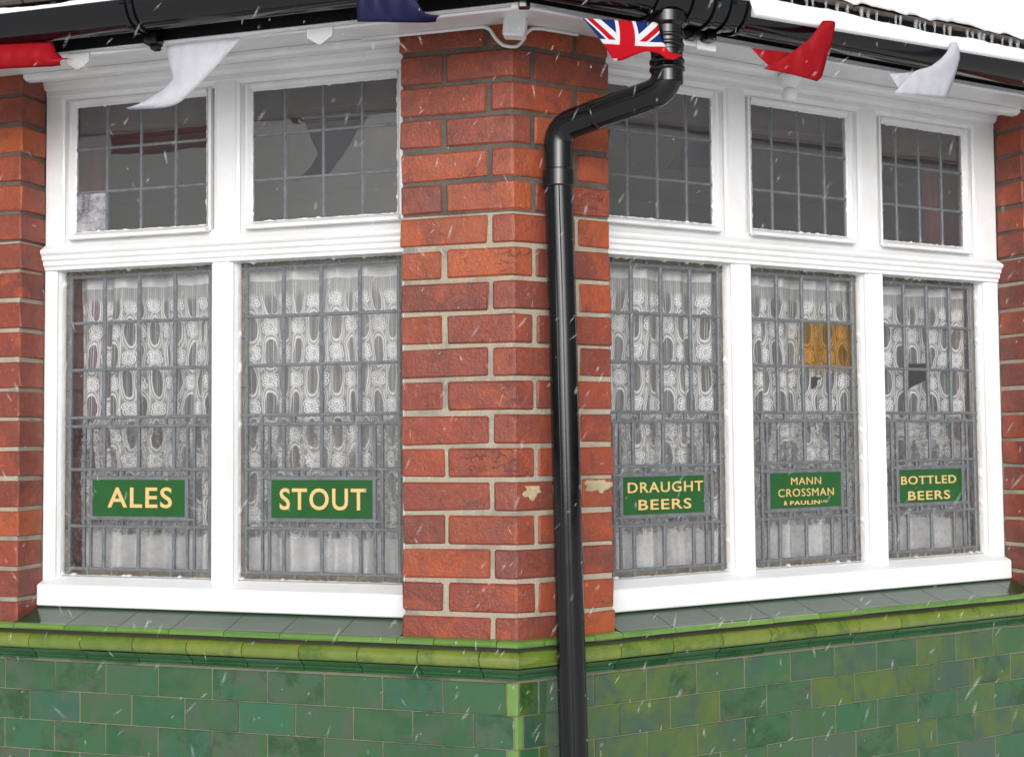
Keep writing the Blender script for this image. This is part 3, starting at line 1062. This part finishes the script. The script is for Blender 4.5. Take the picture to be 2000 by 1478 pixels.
def window(s, ua, ub, lights, hw, tops, label):
    """lights: lower light centres; tops: (centre, half left, half right)"""
    win = thing('leaded_window', label, 'window', P(s, (ua + ub) / 2, 0.12, -0.32))
    mbq = MB()
    mbq.prism_u(s, SILL, ua, ub)
    mbq.build('sill', MAT['white'], win, bevel=0.0015)
    mbq = MB()
    mbq.prism_u(s, TRANSOM, ua + 0.001, ub - 0.001)
    mbq.build('transom', MAT['white'], win)
    edges = sorted(lights)
    zl0, zl1 = -0.262, 0.602
    spans = [(ua, edges[0] - hw, 0, 0.014)] + [(edges[i] + hw, edges[i + 1] - hw, 0.014, 0.014) for i in range(len(edges) - 1)] + [(edges[-1] + hw, ub, 0.014, 0)]
    for i, (a, b, dl, dr) in enumerate(spans):
        post(s, a, b, zl0, zl1, win, 'jamb' if i in (0, len(spans) - 1) else 'mullion', dl, dr)
    tops = sorted(tops)
    fw = 0.019
    sp = [(ua, tops[0][0] - tops[0][1] - fw, 0, 0.016)]
    for t0, t1 in zip(tops[:-1], tops[1:]):
        sp.append((t0[0] + t0[2] + fw, t1[0] - t1[1] - fw, 0.022, 0.022))
    sp.append((tops[-1][0] + tops[-1][2] + fw, ub, 0.016, 0))
    for i, (a, b, dl, dr) in enumerate(sp):
        post(s, a, b, 0.668, 1.092, win, 'jamb' if i in (0, len(sp) - 1) else 'mullion', dl, dr)
    mbq = MB()
    mbq.prism_u(s, [(0.16, 1.0715), (0.122, 1.0715), (0.118, 1.0745), (0.112, 1.0755), (0.110, 1.081), (0.1035, 1.086), (0.1035, 1.100), (0.098, 1.102), (0.092, 1.108), (0.088, 1.122), (0.16, 1.122)], ua, ub)
    mbq.build('head', MAT['white'], win)
    mbq = MB()
    mbq.prism_u(s, [(0.124, 0.664), (0.124, 0.690), (0.15, 0.690), (0.15, 0.664)], ua, ub)
    mbq.build('bottom_rail', MAT['white'], win)
    return win


win_l = window('L', 0.2875, 1.3845, (0.567, 1.1105), 0.233, ((0.5535, 0.2095, 0.2045), (1.098, 0.204, 0.204)), 'white framed two-light leaded window with ALES and STOUT panels')
win_r = window('R', 0.278, 1.7845, (0.5305, 1.0225, 1.5165), 0.205, ((0.512, 0.183, 0.182), (1.0035, 0.173, 0.181), (1.4805, 0.156, 0.184)), 'white framed three-light leaded window with three green BEERS panels')

LQ = (0.233, 0.0155, 0.1085, 0.150, 0.1705)
RQ = (0.205, 0.0150, 0.0965, 0.1385, 0.1585)
lower_light('L', 1.1105, *LQ, 0, [('ALES', 1.2064, 1.0064, -0.0555, 0.0005, 0.014)], 'leaded light with green ALES panel', win_l)
lower_light('L', 0.567, *LQ, 0, [('STOUT', 0.6865, 0.4411, -0.0575, -0.0005, 0.014)], 'leaded light with green STOUT panel', win_l)
lower_light('R', 0.5305, *RQ, 0, [('DRAUGHT', 0.4137, 0.6586, -0.0215, 0.0065, 0.012), ('BEERS', 0.4471, 0.6183, -0.067, -0.0395, 0.012)], 'leaded light with green DRAUGHT BEERS panel', win_r)
lower_light('R', 1.0225, *RQ, 0, [('MANN', 0.9671, 1.0779, -0.0135, 0.0075, 0.0), ('CROSSMAN', 0.9198, 1.1255, -0.0465, -0.0245, 0.0),
                                  ('&', 0.9395, 0.952, -0.0695, -0.058, 0.02), ('PAULIN', 0.962, 1.0723, -0.070, -0.0585, 0.02), ('LTD', 1.0778, 1.1012, -0.0665, -0.060, 0.01)],
            'leaded light with green MANN CROSSMAN & PAULIN panel and two amber panes', win_r, special={(2, 'r2'), (3, 'r2')})
lower_light('R', 1.5165, *RQ, 0, [('BOTTLED', 1.3921, 1.6232, -0.0235, 0.0015, 0.012), ('BEERS', 1.42, 1.5952, -0.071, -0.044, 0.012)], 'leaded light with green BOTTLED BEERS panel', win_r)

ZU0, ZU1 = 0.7035, 1.0555
upper_light('L', 1.098, 0.204, 0.204, 0.1075, ZU0, ZU1, 'top light with a frosted pane in its corner, above ALES', win_l, frost=True)
upper_light('L', 0.5535, 0.2095, 0.2045, 0.1105, ZU0, ZU1, 'top light above STOUT', win_l)
upper_light('R', 0.512, 0.183, 0.182, 0.0965, ZU0, ZU1, 'top light above DRAUGHT BEERS', win_r)
upper_light('R', 1.0035, 0.173, 0.181, 0.0975, ZU0, ZU1, 'top light above MANN CROSSMAN', win_r)
upper_light('R', 1.4805, 0.156, 0.184, 0.095, ZU0, ZU1, 'top light above BOTTLED BEERS', win_r)

# ------------------------------------------------------------------ curtains behind the glass


def curtain(name, s, u0, u1, z0, z1, w0, amp, mk, label, cat, seed, lace=True):
    rr = random.Random(seed)
    ph = [rr.uniform(0, 6.28) for _ in range(5)]
    n = int((u1 - u0) / 0.004)
    us, ws, arcs = [], [], []
    acc = 0
    for i in range(n + 1):
        u = u0 + (u1 - u0) * i / n
        w = w0 + amp * (sin(u * 2 * pi / 0.105 + ph[0] + 1.6 * sin(u * 8 + ph[1])) + 0.35 * sin(u * 2 * pi / 0.043 + ph[2]) + 0.5 * sin(u * 2 * pi / 0.23 + ph[3]))
        if us:
            acc += math.hypot(u - us[-1], w - ws[-1])
        us.append(u)
        ws.append(w)
        arcs.append(acc)
    nz = 10
    mbq = MB()
    uvs, pls = [], []
    for j in range(nz + 1):
        z = z0 + (z1 - z0) * j / nz
        k = 0.7 + 0.45 * (1 - j / nz)
        for i in range(n + 1):
            mbq.v.append(P(s, us[i] + 0.004 * sin(z * 9 + us[i] * 20), w0 + (ws[i] - w0) * k, z))
            uvs.append((arcs[i] + 3.0, z))
            pls.append((us[i] + (10 if s == 'L' else 0), z))
    mbq.f = [(j * (n + 1) + i, j * (n + 1) + i + 1, (j + 1) * (n + 1) + i + 1, (j + 1) * (n + 1) + i) for j in range(nz) for i in range(n)]
    mbq.uv = uvs
    o_ = mbq.build(name, MAT[mk], None, smooth=True, recalc=False)
    if lace:
        l2 = o_.data.uv_layers.new(name='place')
        for lp in o_.data.loops:
            l2.data[lp.index].uv = pls[lp.vertex_index]
    tag(o_, label, cat)
    return o_


curtain('lace_curtain', 'L', 0.30, 1.335, -0.236, 0.583, 0.188, 0.0175, 'lace', 'white patterned lace curtain behind the ALES and STOUT panes', 'curtain', 3)
curtain('lace_curtain', 'R', 0.29, 1.745, -0.236, 0.583, 0.188, 0.0180, 'lace', 'torn white lace curtain behind the amber panes and BEERS panels', 'curtain', 8)
curtain('red_curtain', 'L', 1.285, 1.42, -0.30, 1.12, 0.25, 0.012, 'red_cloth', 'dark red curtain edge inside the ALES window', 'curtain', 5, False)
curtain('red_curtain', 'R', 1.645, 1.80, 0.61, 1.12, 0.26, 0.012, 'red_cloth', 'dark red curtain edge inside the BOTTLED BEERS window', 'curtain', 6, False)

for s, ua, ub, lab in (('L', 0.30, 1.40, 'dark brown board added inside the two-light window for the dark band in its top panes'), ('R', 0.29, 1.80, 'dark brown board added inside the three-light window for the dark band in its top panes')):
    mb = MB()  # added board imitating the dark reflected band across the top panes
    mb.prism_u(s, [(0.215, 0.985), (0.235, 0.985), (0.235, 1.148), (0.215, 1.148), (0.215, 1.02), (0.205, 1.015), (0.203, 0.995)], ua, ub)
    tag(mb.build('dark_band_board', MAT['dark_band_board'], None), lab, 'dark_band_board')

# ------------------------------------------------------------------ eaves, gutters, roof
UE = 2.4
for s, lab in (('L', 'white soffit and black fascia over the two-light window'), ('R', 'white soffit and black fascia over the three-light window')):
    ev = thing('eaves', lab, 'eaves', P(s, 1.0, 0.0, 1.122))
    mb = MB()
    mb.prism_u(s, [(-0.226, 1.0790), (-0.002, 1.1225), (0.12, 1.1225), (0.12, 1.148), (-0.226, 1.105)], mitre, UE)
    mb.build('soffit_board', MAT['white'], ev)
    mb = MB()
    mb.prism_u(s, [(-0.2265, 1.0745), (-0.231, 1.0720), (-0.237, 1.0745), (-0.2375, 1.0850), (-0.234, 1.0875), (-0.2265, 1.0875)], mitre, UE)
    mb.build('white_bead', MAT['white'], ev)
    mb = MB()
    mb.prism_u(s, [(-0.2325, 1.0880), (-0.210, 1.1085), (-0.210, 1.195), (-0.2325, 1.195)], mitre, UE)
    mb.build('fascia_board', MAT['black_board'], ev)
    mb = MB()
    ua, ub = (0.2875, 1.3845) if s == 'L' else (0.278, 1.7845)
    mb.prism_u(s, [(0.0, 1.1213), (0.0, 1.112), (0.012, 1.106), (0.03, 1.1055), (0.03, 1.1213)], ua + 0.002, ub - 0.002)
    mb.build('cover_strip', MAT['white'], ev)

GC = {'L': (-0.300, 1.150), 'R': (-0.300, 1.132)}
GR = 0.056
for s, lab in (('L', 'black half-round gutter with one bracket over the ALES window'), ('R', 'black half-round gutter with ribbed joint beside the downpipe')):
    gw, gz = GC[s]
    gt = thing('gutter', lab, 'gutter', P(s, 1.0, gw, gz - GR))
    outer = arc(gw, gz, GR, pi, 2 * pi, 14)
    inner = arc(gw, gz, GR - 0.0035, 2 * pi, pi, 14)
    prof = [(gw - GR, gz + 0.003), (gw - GR - 0.003, gz)] + outer[1:] + inner[:-1] + [(gw - GR + 0.004, gz), (gw - GR + 0.004, gz + 0.003)]
    mb = MB()
    mb.prism_u(s, prof, mitre, UE)
    smooth_by_angle(mb.build('gutter_channel', MAT['black'], gt), 0.7)
    rings = [(0.8365, 0.012), (0.815, 0.007)] if s == 'L' else [(0.190, 0.012), (0.285, 0.012), (0.346, 0.010), (0.391, 0.012), (0.436, 0.008)]
    for u, wd in rings:
        mb = MB()
        o1 = arc(gw, gz, GR + 0.006, pi * 0.99, pi * 1.98, 14)
        i1 = arc(gw, gz, GR + 0.0005, pi * 1.98, pi * 0.99, 14)
        mb.prism_u(s, o1 + i1, u - wd / 2, u + wd / 2)
        smooth_by_angle(mb.build('gutter_ring', MAT['black'], gt), 0.7)
    mb = MB()
    if s == 'L':
        mb.box('L', 0.800, 0.834, -0.278, -0.2385, 1.070, 1.098)
        mb.box('L', 0.806, 0.826, -0.262, -0.2385, 1.060, 1.072)
    else:
        for u in (0.285, 0.346, 0.391):
            mb.box('R', u - 0.014, u + 0.014, -0.276, -0.2385, 1.060, 1.086)
    mb.build('bracket_lug', MAT['black'], gt, bevel=0.003)
    # snow lying in the gutter
    mb = MB()
    rr = random.Random(4)
    n = 150
    rows = []
    for i in range(n + 1):
        t = i / n
        u = -0.06 + (UE + 0.06) * t
        sg = 0.010 * (sin(u * 11) * 0.4 + sin(u * 27 + 1) * 0.25 + rr.uniform(-0.2, 0.2))
        if s == 'L':
            pr = [(gw + 0.05, gz - 0.02), (gw + 0.05, gz + 0.020 + sg * 0.5), (gw, gz + 0.026 + sg), (gw - 0.045, gz + 0.018 + sg * 0.5), (gw - 0.057, gz + 0.0045), (gw - 0.05, gz - 0.004)]
        else:
            dr = (0.030 - 0.018 * (u - 0.5)) if u > 0.44 else -0.004
            pr = [(gw + 0.05, gz - 0.02), (gw + 0.05, gz + 0.016 + sg * 0.5), (gw, gz + 0.028 + sg), (gw - 0.04, gz + 0.026 + sg * 0.6), (gw - 0.064, gz + 0.010), (gw - 0.067, gz - dr + 0.005 + sg * 0.3), (gw - 0.059, gz - dr)]
        rows.append([P(s, max(u, mitre(w) + 0.001) if u < 0.05 else u, w, z) for w, z in pr])
    m = len(rows[0])
    for r_ in rows:
        mb.v += r_
    mb.f = [(i * m + j, i * m + (j + 1) % m, (i + 1) * m + (j + 1) % m, (i + 1) * m + j) for i in range(n) for j in range(m)]
    mb.f += [tuple(range(m)), tuple(range(n * m, n * m + m))]
    tag(mb.build('gutter_snow', MAT['snow'], None, smooth=True), 'strip of white snow lying along the gutter', 'snow', None, 'stuff')

# black gutter-corner bracket
mb = MB()
mb.wbox(P('L', mitre(-0.248), -0.248, 1.100), (0.0125, 0.010, 0.034))
tag(mb.build('corner_bracket', MAT['black'], None, bevel=0.002), 'short black bracket under the gutter corner above the white block', 'bracket')

# roof tiles, snow on the roof and icicles
EW, EZ, SL = -0.262, 1.214, math.radians(33)
ROOF_N = {'L': 'snowy roof edge over the two-light window', 'R': 'snowy tiled roof edge with icicles over the three-light window'}
for s in 'LR':
    rf = thing('roof', ROOF_N[s], 'roof', P(s, 1.0, EW, EZ))
    dirw, dirz = cos(SL), sin(SL)
    mb = MB()
    L = 2.2
    mb.prism_u(s, [(EW + 0.02, EZ - 0.012), (EW + 0.02 + L * dirw, EZ - 0.012 + L * dirz), (EW + 0.02 + L * dirw, EZ - 0.05 + L * dirz), (EW + 0.05, EZ - 0.05)], mitre, UE)
    mb.build('roof_deck', MAT['black_board'], rf)
    for course in range(2):
        u = 0.03 + 0.08 * course
        while u < 2.3:
            me = bbox_mesh('roof_tile', MAT['roof_tile'], 0.163, 0.20, 0.014, 0.003, 0.0015, int(u * 999) + course)
            cw = EW + 0.10 * dirw + course * 0.085
            cz = EZ + 0.10 * dirz + course * 0.085 * math.tan(SL) + 0.013 * course + rnd.uniform(-0.002, 0.002)
            sgn = -1 if s == 'L' else 1
            inst('roof_tile', me, s, u + 0.0825, cw, cz, rf, (sgn * SL + rnd.uniform(-0.01, 0.01), 0, rnd.uniform(-0.01, 0.01)))
            u += 0.165
    # lumpy snow blanket
    nu, nv = 170, 14
    mb = MB()
    rr = random.Random(21)
    lump = [rr.uniform(-1, 1) for _ in range(nu + 1)]
    for i in range(nu + 1):
        u = UE * i / nu
        lm = (lump[i] + lump[max(i - 1, 0)] + lump[min(i + 1, nu)]) / 3
        for j in range(nv + 1):
            t = (j / nv) ** 2.2
            d = 0.001 + 2.1 * t + 0.012 * lm * (1 - t)
            hgt = 0.020 + 0.060 * (1 - math.exp(-d * 9)) + 0.010 * lm * math.exp(-d * 7) + 0.005 * sin(u * 7 + d * 11)
            if j == 0:
                hgt = 0.004 + 0.006 * lm
            w_ = EW + d * dirw - hgt * dirz * 0.6
            z_ = EZ + d * dirz + hgt * dirw + 0.008
            mb.v.append(P(s, max(u, mitre(w_) if w_ > 0 else u), w_, z_))
    for i in range(nu):
        for j in range(nv):
            a = i * (nv + 1) + j
            mb.f.append((a, a + 1, a + nv + 2, a + nv + 1))
    tag(mb.build('roof_snow', MAT['snow'], None, smooth=True, solid=0.004), 'thick white snow blanket on the roof', 'snow', None, 'stuff')

ice_u = [0.70, 0.735, 0.79, 0.84, 0.86, 0.905, 0.945, 0.98, 1.03, 1.06, 1.09, 1.16, 1.175, 1.24, 1.255, 1.275, 1.31, 1.345, 1.37, 1.44, 1.465, 1.49, 1.51, 1.54, 1.59, 1.62, 1.655, 1.70, 1.75]
for i, u in enumerate(ice_u):
    u = 0.9115 + (u - 1.0698) * 0.937
    mb = MB()
    ln = rnd.uniform(0.026, 0.055)
    r0 = rnd.uniform(0.0028, 0.0055)
    top = P('R', u, EW - 0.003 + rnd.uniform(-0.003, 0.004), EZ + 0.001)
    pts = [top + Vector((rnd.uniform(-0.0008, 0.0008), 0, -ln * k / 5)) for k in range(6)]
    mb.tube(pts, [r0 * x for x in (1.2, 1.0, 0.85, 0.78, 0.55, 0.15)], 7)
    tag(mb.build('icicle', MAT['ice'], None, smooth=True), 'short clear icicle hanging from the snowy roof edge', 'icicle', 'icicles along the roof edge')

# ------------------------------------------------------------------ downpipe


def bend(pts, rad=0.04, n=6):
    out = [Vector(pts[0])]
    for a, b, c in zip(pts[:-2], pts[1:-1], pts[2:]):
        a, b, c = Vector(a), Vector(b), Vector(c)
        p0 = b + (a - b).normalized() * rad
        p2 = b + (c - b).normalized() * rad
        for k in range(n + 1):
            t = k / n
            out.append(p0 * (1 - t) ** 2 + b * 2 * t * (1 - t) + p2 * t * t)
    out.append(Vector(pts[-1]))
    return out


OU, OW = 0.2405, -0.300
dp = thing('downpipe', 'black plastic downpipe swan-necking from gutter down the brick pier', 'downpipe', P('R', 0.095, -0.10, -ZG))
gz = GC['R'][1]
mb = MB()
mb.tube([P('R', OU, OW, z) for z in (gz - 0.045, 1.064, 1.057, 0.93)], [0.047, 0.046, 0.0365, 0.0365], 28)
smooth_by_angle(mb.build('gutter_outlet', MAT['black'], dp), 0.5)
for z, rr_, hh in ((1.035, 0.0395, 0.005), (1.017, 0.0395, 0.006), (1.006, 0.0388, 0.004), (0.979, 0.0405, 0.006), (0.962, 0.0405, 0.006)):
    mb = MB()
    mb.tube([P('R', OU, OW, z - hh), P('R', OU, OW, z - hh * 0.5), P('R', OU, OW, z + hh * 0.5), P('R', OU, OW, z + hh)], [rr_ - 0.003, rr_, rr_, rr_ - 0.003], 28)
    smooth_by_angle(mb.build('pipe_rib', MAT['black'], dp), 0.9)
neck = bend([P('R', OU, OW, 0.975), P('R', OU, OW, 0.916), P('R', 0.097, -0.052, 0.866), P('R', 0.096, -0.052, 0.75)], 0.045, 8)
mb = MB()
mb.tube(neck, 0.0352, 28)
smooth_by_angle(mb.build('swan_neck', MAT['black'], dp), 0.6)
mb = MB()
a, b = P('R', OU, OW, 0.916), P('R', 0.097, -0.052, 0.866)
for t0, t1 in ((0.62, 0.66),):
    mb.tube([a.lerp(b, t0), a.lerp(b, t0 + 0.005), a.lerp(b, t1 - 0.005), a.lerp(b, t1)], [0.0352, 0.0368, 0.0368, 0.0352], 28)
smooth_by_angle(mb.build('pipe_rib', MAT['black'], dp), 0.9)
mb = MB()
mb.tube([P('R', 0.0955, -0.0525, z) for z in (0.765, 0.762, 0.725, 0.722)], [0.0365, 0.0388, 0.0388, 0.0365], 28)
smooth_by_angle(mb.build('pipe_socket', MAT['black'], dp), 0.6)
mb = MB()
shaft = [P('R', 0.0955, -0.0525, 0.74), P('R', 0.0955, -0.066, 0.40), P('R', 0.095, -0.082, -0.15), P('R', 0.0945, -0.099, -0.62), P('R', 0.094, -0.108, -1.0), P('R', 0.094, -0.110, -ZG + 0.01)]
mb.tube(shaft, 0.034, 32)
smooth_by_angle(mb.build('pipe_shaft', MAT['black'], dp), 0.6)
mb = MB()     # moulded seam ridges running down the pipe
for da in (-0.0335, 0.0):
    pts = [p + Vector((da * 0.42, -0.0342 if da == 0.0 else -0.031, 0)) for p in shaft[:-1]]
    mb.tube(pts, 0.0016, 6)
mb.build('pipe_seam', MAT['black'], dp, smooth=True)

# ------------------------------------------------------------------ bunting


def resample(pts, n):
    pts = [Vector((*p, 0)) if len(p) == 2 else Vector(p) for p in pts]
    ds = [0.0]
    for a, b in zip(pts[:-1], pts[1:]):
        ds.append(ds[-1] + (b - a).length)
    out = []
    for i in range(n + 1):
        d = ds[-1] * i / n
        k = 0
        while k < len(pts) - 2 and ds[k + 1] < d:
            k += 1
        t = (d - ds[k]) / max(ds[k + 1] - ds[k], 1e-9)
        p0, p1, p2, p3 = pts[max(k - 1, 0)], pts[k], pts[k + 1], pts[min(k + 2, len(pts) - 1)]
        c = 0.5 * (2 * p1 + (p2 - p0) * t + (2 * p0 - 5 * p1 + 4 * p2 - p3) * t * t + (3 * p1 - p0 - 3 * p2 + p3) * t ** 3)
        out.append(p1.lerp(p2, t).lerp(c, 0.4))
    return out


def loft(mbq, s, Apts, Bpts, wa, wb, bulge, n=18, m=8):
    """cloth between two edges given as (u, z); wa / wb = depth at both ends of each edge"""
    a, b = resample(Apts, n), resample(Bpts, n)
    k0 = len(mbq.v)
    for i in range(n + 1):
        t = i / n
        for j in range(m + 1):
            q = j / m
            p = a[i].lerp(b[i], q)
            w = (wa[0] + (wa[1] - wa[0]) * t) * (1 - q) + (wb[0] + (wb[1] - wb[0]) * t) * q - bulge * sin(pi * q) * (0.5 + 0.5 * t)
            mbq.v.append(P(s, p.x, w, p.y))
    for i in range(n):
        for j in range(m):
            q = k0 + i * (m + 1) + j
            mbq.f.append((q, q + 1, q + m + 2, q + m + 1))


def flag(s, lofts, mk, label, uvc=None):
    mbq = MB()
    for args in lofts:
        loft(mbq, s, *args)
    if uvc:
        d, n_ = (DL, NL) if s == 'L' else (DR, NR)
        mbq.uv = [(((v.x * d[0] + v.y * d[1]) - uvc[0]) / uvc[2] * 30, (v.z - ZG - uvc[1]) / uvc[3] * 15) for v in mbq.v]
    o_ = mbq.build('bunting_flag', MAT[mk], None, smooth=True, recalc=False, solid=0.0007)
    return tag(o_, label, 'flag', 'bunting flags along the gutter')


flag('L', [([(1.50, 1.109), (1.374, 1.1039), (1.1949, 1.0992), (1.0671, 1.0916), (1.061, 1.0562), (1.0181, 1.046)],
            [(1.50, 1.030), (1.3729, 1.0298), (1.194, 1.0312), (1.1067, 1.0282), (1.0564, 1.0261), (1.0378, 1.0268)], (-0.325, -0.29), (-0.33, -0.31), 0.02)],
     'flag_red', 'red bunting flag blown flat under the left gutter')
flag('L', [([(0.7896, 1.0696), (0.7715, 1.0184), (0.7549, 0.9766), (0.785, 0.9470), (0.8163, 0.9245), (0.848, 0.9051)],
            [(0.5873, 1.0692), (0.6337, 1.0176), (0.6871, 0.956), (0.7274, 0.9171), (0.76, 0.9065), (0.81, 0.9045), (0.848, 0.9046)], (-0.245, -0.31), (-0.245, -0.31), 0.014)],
     'flag_white', 'white bunting flag hanging to a twisted point over the ALES window')
flag('L', [([(0.2427, 1.1196), (0.1705, 1.1116), (0.1172, 1.0854), (0.088, 1.0386), (0.0495, 1.0279)],
            [(0.2453, 1.0368), (0.1947, 1.0322), (0.1352, 1.0267), (0.0881, 1.023), (0.0682, 1.0232)], (-0.366, -0.366), (-0.360, -0.345), 0.008)],
     'flag_blue', 'navy blue bunting flag pressed against the gutter above the STOUT window')
flag('R', [([(0.0152, 1.0471), (0.0849, 1.0508), (0.1397, 1.0533), (0.1955, 1.0558), (0.1978, 1.029), (0.2156, 0.9902), (0.2539, 0.986)],
            [(0.0931, 0.9595), (0.1108, 0.963), (0.1385, 0.9761), (0.1594, 0.9836), (0.183, 0.9799), (0.2011, 0.967), (0.2137, 0.9652)], (-0.30, -0.345), (-0.305, -0.36), 0.012, 30, 14)],
     'union', 'Union flag bunting of red white and blue blown against the downpipe', uvc=(0.116, 0.980, 0.119, 0.076))
flag('R', [([(0.474, 1.0413), (0.492, 1.017), (0.5116, 0.9973)], [(0.5913, 1.0454), (0.55, 1.019), (0.5147, 0.9965)], (-0.315, -0.335), (-0.318, -0.335), 0.0),
           ([(0.4779, 0.9823), (0.5168, 1.0058), (0.5563, 1.0296), (0.6044, 1.0647), (0.6291, 1.0931), (0.6458, 1.1155)],
            [(0.6421, 0.9732), (0.6553, 0.9848), (0.6624, 1.0107), (0.6679, 1.0339), (0.68, 1.0631), (0.6863, 1.1167)], (-0.352, -0.372), (-0.352, -0.372), 0.010)],
     'flag_red', 'red bunting flag folded up over the right gutter lip')
flag('R', [([(0.9175, 1.0371), (0.925, 1.015), (0.9337, 0.9906)], [(0.9981, 1.0517), (0.965, 1.02), (0.9372, 0.9898)], (-0.315, -0.335), (-0.318, -0.335), 0.0),
           ([(0.8927, 0.9757), (0.956, 1.037), (1.0102, 1.056), (1.0473, 1.0821), (1.0681, 1.1049), (1.0724, 1.1241)],
            [(1.0769, 0.9867), (1.0908, 1.0149), (1.103, 1.0498), (1.1138, 1.0912), (1.109, 1.1133), (1.0984, 1.1278)], (-0.352, -0.372), (-0.352, -0.372), 0.010)],
     'flag_white', 'white bunting flag folded up over the right gutter lip')

for s, pts, lab in (('L', [(2.2, -0.243, 1.086), (1.1, -0.243, 1.082), (0.79, -0.243, 1.074), (0.59, -0.243, 1.074), (0.3, -0.243, 1.078), (-0.07, -0.243, 1.078)], 'thin white bunting tape along the eaves over the two-light window'),
                    ('R', [(-0.07, -0.243, 1.078), (0.04, -0.243, 1.072), (0.2, -0.243, 1.066), (0.5, -0.243, 1.072), (0.95, -0.243, 1.074), (2.2, -0.243, 1.078)], 'thin white bunting tape along the eaves over the three-light window')):
    mb = MB()
    mb.tube([P(s, *p) for p in pts], 0.0022, 6)
    tag(mb.build('bunting_tape', MAT['flag_white'], None, smooth=True), lab, 'tape')

# ------------------------------------------------------------------ small fittings under the eaves
blk = MB()
bn = (P('L', 0, -0.1, 0) + P('R', 0, -0.1, 0)).normalized()
mz = Matrix.Rotation(-0.12, 3, 'Z') @ Matrix.Rotation(0.10, 3, 'Y')
blk.wbox(P('L', -0.033, -0.08, 1.086), (0.026, 0.02, 0.027), mz)
tag(blk.build('junction_box', MAT['white'], None, bevel=0.003), 'small white painted block on top of the brick corner', 'junction box')
mb = MB()
cl = [P('L', u, -0.012, z) for u, z in ((0.385, 1.1178), (0.20, 1.1165), (0.1181, 1.1165), (0.066, 1.1165), (0.050, 1.108), (0.036, 1.084), (0.018, 1.066), (0.0, 1.061))]
cr = [P('R', u, -0.012, z) for u, z in ((0.008, 1.0625), (0.022, 1.076), (0.033, 1.098), (0.05, 1.113), (0.08, 1.1165), (0.18, 1.1165))]
mb.tube(bend(cl + cr, 0.006, 3), 0.0042, 8)
tag(mb.build('cable', MAT['white'], None, smooth=True), 'white cable looping under the block at the brick corner', 'cable')
for u, lab in ((1.039, 'pale plastic clip under the left gutter beside the red flag'), (0.391, 'pale plastic clip under the left gutter above the STOUT window')):
    mb = MB()
    hw_ = 0.033
    pts = [(u - hw_, 1.076), (u + hw_, 1.076), (u + hw_ * 0.95, 1.054), (u + 0.004, 1.0365), (u - 0.004, 1.0365), (u - hw_ * 0.95, 1.054)]
    vs = [P('L', a, -0.2415, b) for a, b in pts] + [P('L', a, -0.238, b) for a, b in pts]
    n = len(pts)
    mb.add(vs, [tuple(range(n)), tuple(range(2 * n - 1, n - 1, -1))] + [(i, (i + 1) % n, n + (i + 1) % n, n + i) for i in range(n)])
    tag(mb.build('cable_clip', MAT['plastic'], None), lab, 'clip')
mb = MB()
mb.box('R', 0.33, 0.368, -0.2425, -0.238, 1.050, 1.076)
mb.box('R', 0.368, 0.425, -0.2465, -0.238, 1.044, 1.066)
tag(mb.build('cable_clip', MAT['white'], None, bevel=0.002), 'white block-shaped clip under the right gutter beside the downpipe', 'clip')

lamp = thing('festoon_lamp', 'white round lampholder with small bulb over the middle right window', 'lamp', P('R', 0.858, -0.008, 1.03))
c = P('R', 0.858, -0.008, 0)
mb = MB()
mb.lathe(c, [(0.010, 1.121), (0.014, 1.112), (0.030, 1.106), (0.034, 1.098), (0.031, 1.085), (0.022, 1.078), (0.017, 1.072), (0.015, 1.068)], 24)
smooth_by_angle(mb.build('lampholder', MAT['white'], lamp), 0.8)
mb = MB()
mb.lathe(c, [(0.012, 1.070), (0.019, 1.062), (0.022, 1.052), (0.020, 1.043), (0.013, 1.036), (0.003, 1.033)], 20)
mb.build('bulb', MAT['white'], lamp, smooth=True)

# ------------------------------------------------------------------ falling snow
mb = MB()
rs = random.Random(77)
cpos = Vector((-0.0055, -3.0123, 0.12545 + ZG))
cnt = 0
while cnt < 1000:
    d = rs.uniform(1.3, 3.1)
    x = rs.uniform(-0.46, 0.46) * d
    y = rs.uniform(-0.36, 0.36) * d
    p = cpos + RR * x + U * y + F * d
    uL = p.x * DL[0] + p.y * DL[1]
    wl = p.x * NL[0] + p.y * NL[1]
    wr = p.x * NR[0] + p.y * NR[1]
    if max(wl, wr) > -0.42:
        continue
    ln = rs.choice((0.002, 0.003, 0.005, 0.008, 0.011)) * rs.uniform(0.7, 1.2)
    wd = rs.uniform(0.00015, 0.00033)
    ang = rs.gauss(0.5, 0.22) if (p.x > 0.0 or rs.random() < 0.7) else rs.gauss(-0.5, 0.22)
    ax = (RR * sin(ang) + U * cos(ang) + F * rs.uniform(-0.5, 0.5)).normalized()
    sx = ax.cross(F).normalized()
    sy = ax.cross(sx)
    kink = sx * rs.uniform(-0.05, 0.05) * ln
    mid = p + kink
    ring = [mid + sx * wd, mid + sy * wd, mid - sx * wd, mid - sy * wd]
    mb.add([p - ax * ln, *ring, p + ax * ln], [(0, 2, 1), (0, 3, 2), (0, 4, 3), (0, 1, 4), (5, 1, 2), (5, 2, 3), (5, 3, 4), (5, 4, 1)])
    cnt += 1
tag(mb.build('falling_snow', MAT['snow'], None), 'white snow flakes falling in front of the pub', 'snow', None, 'stuff')
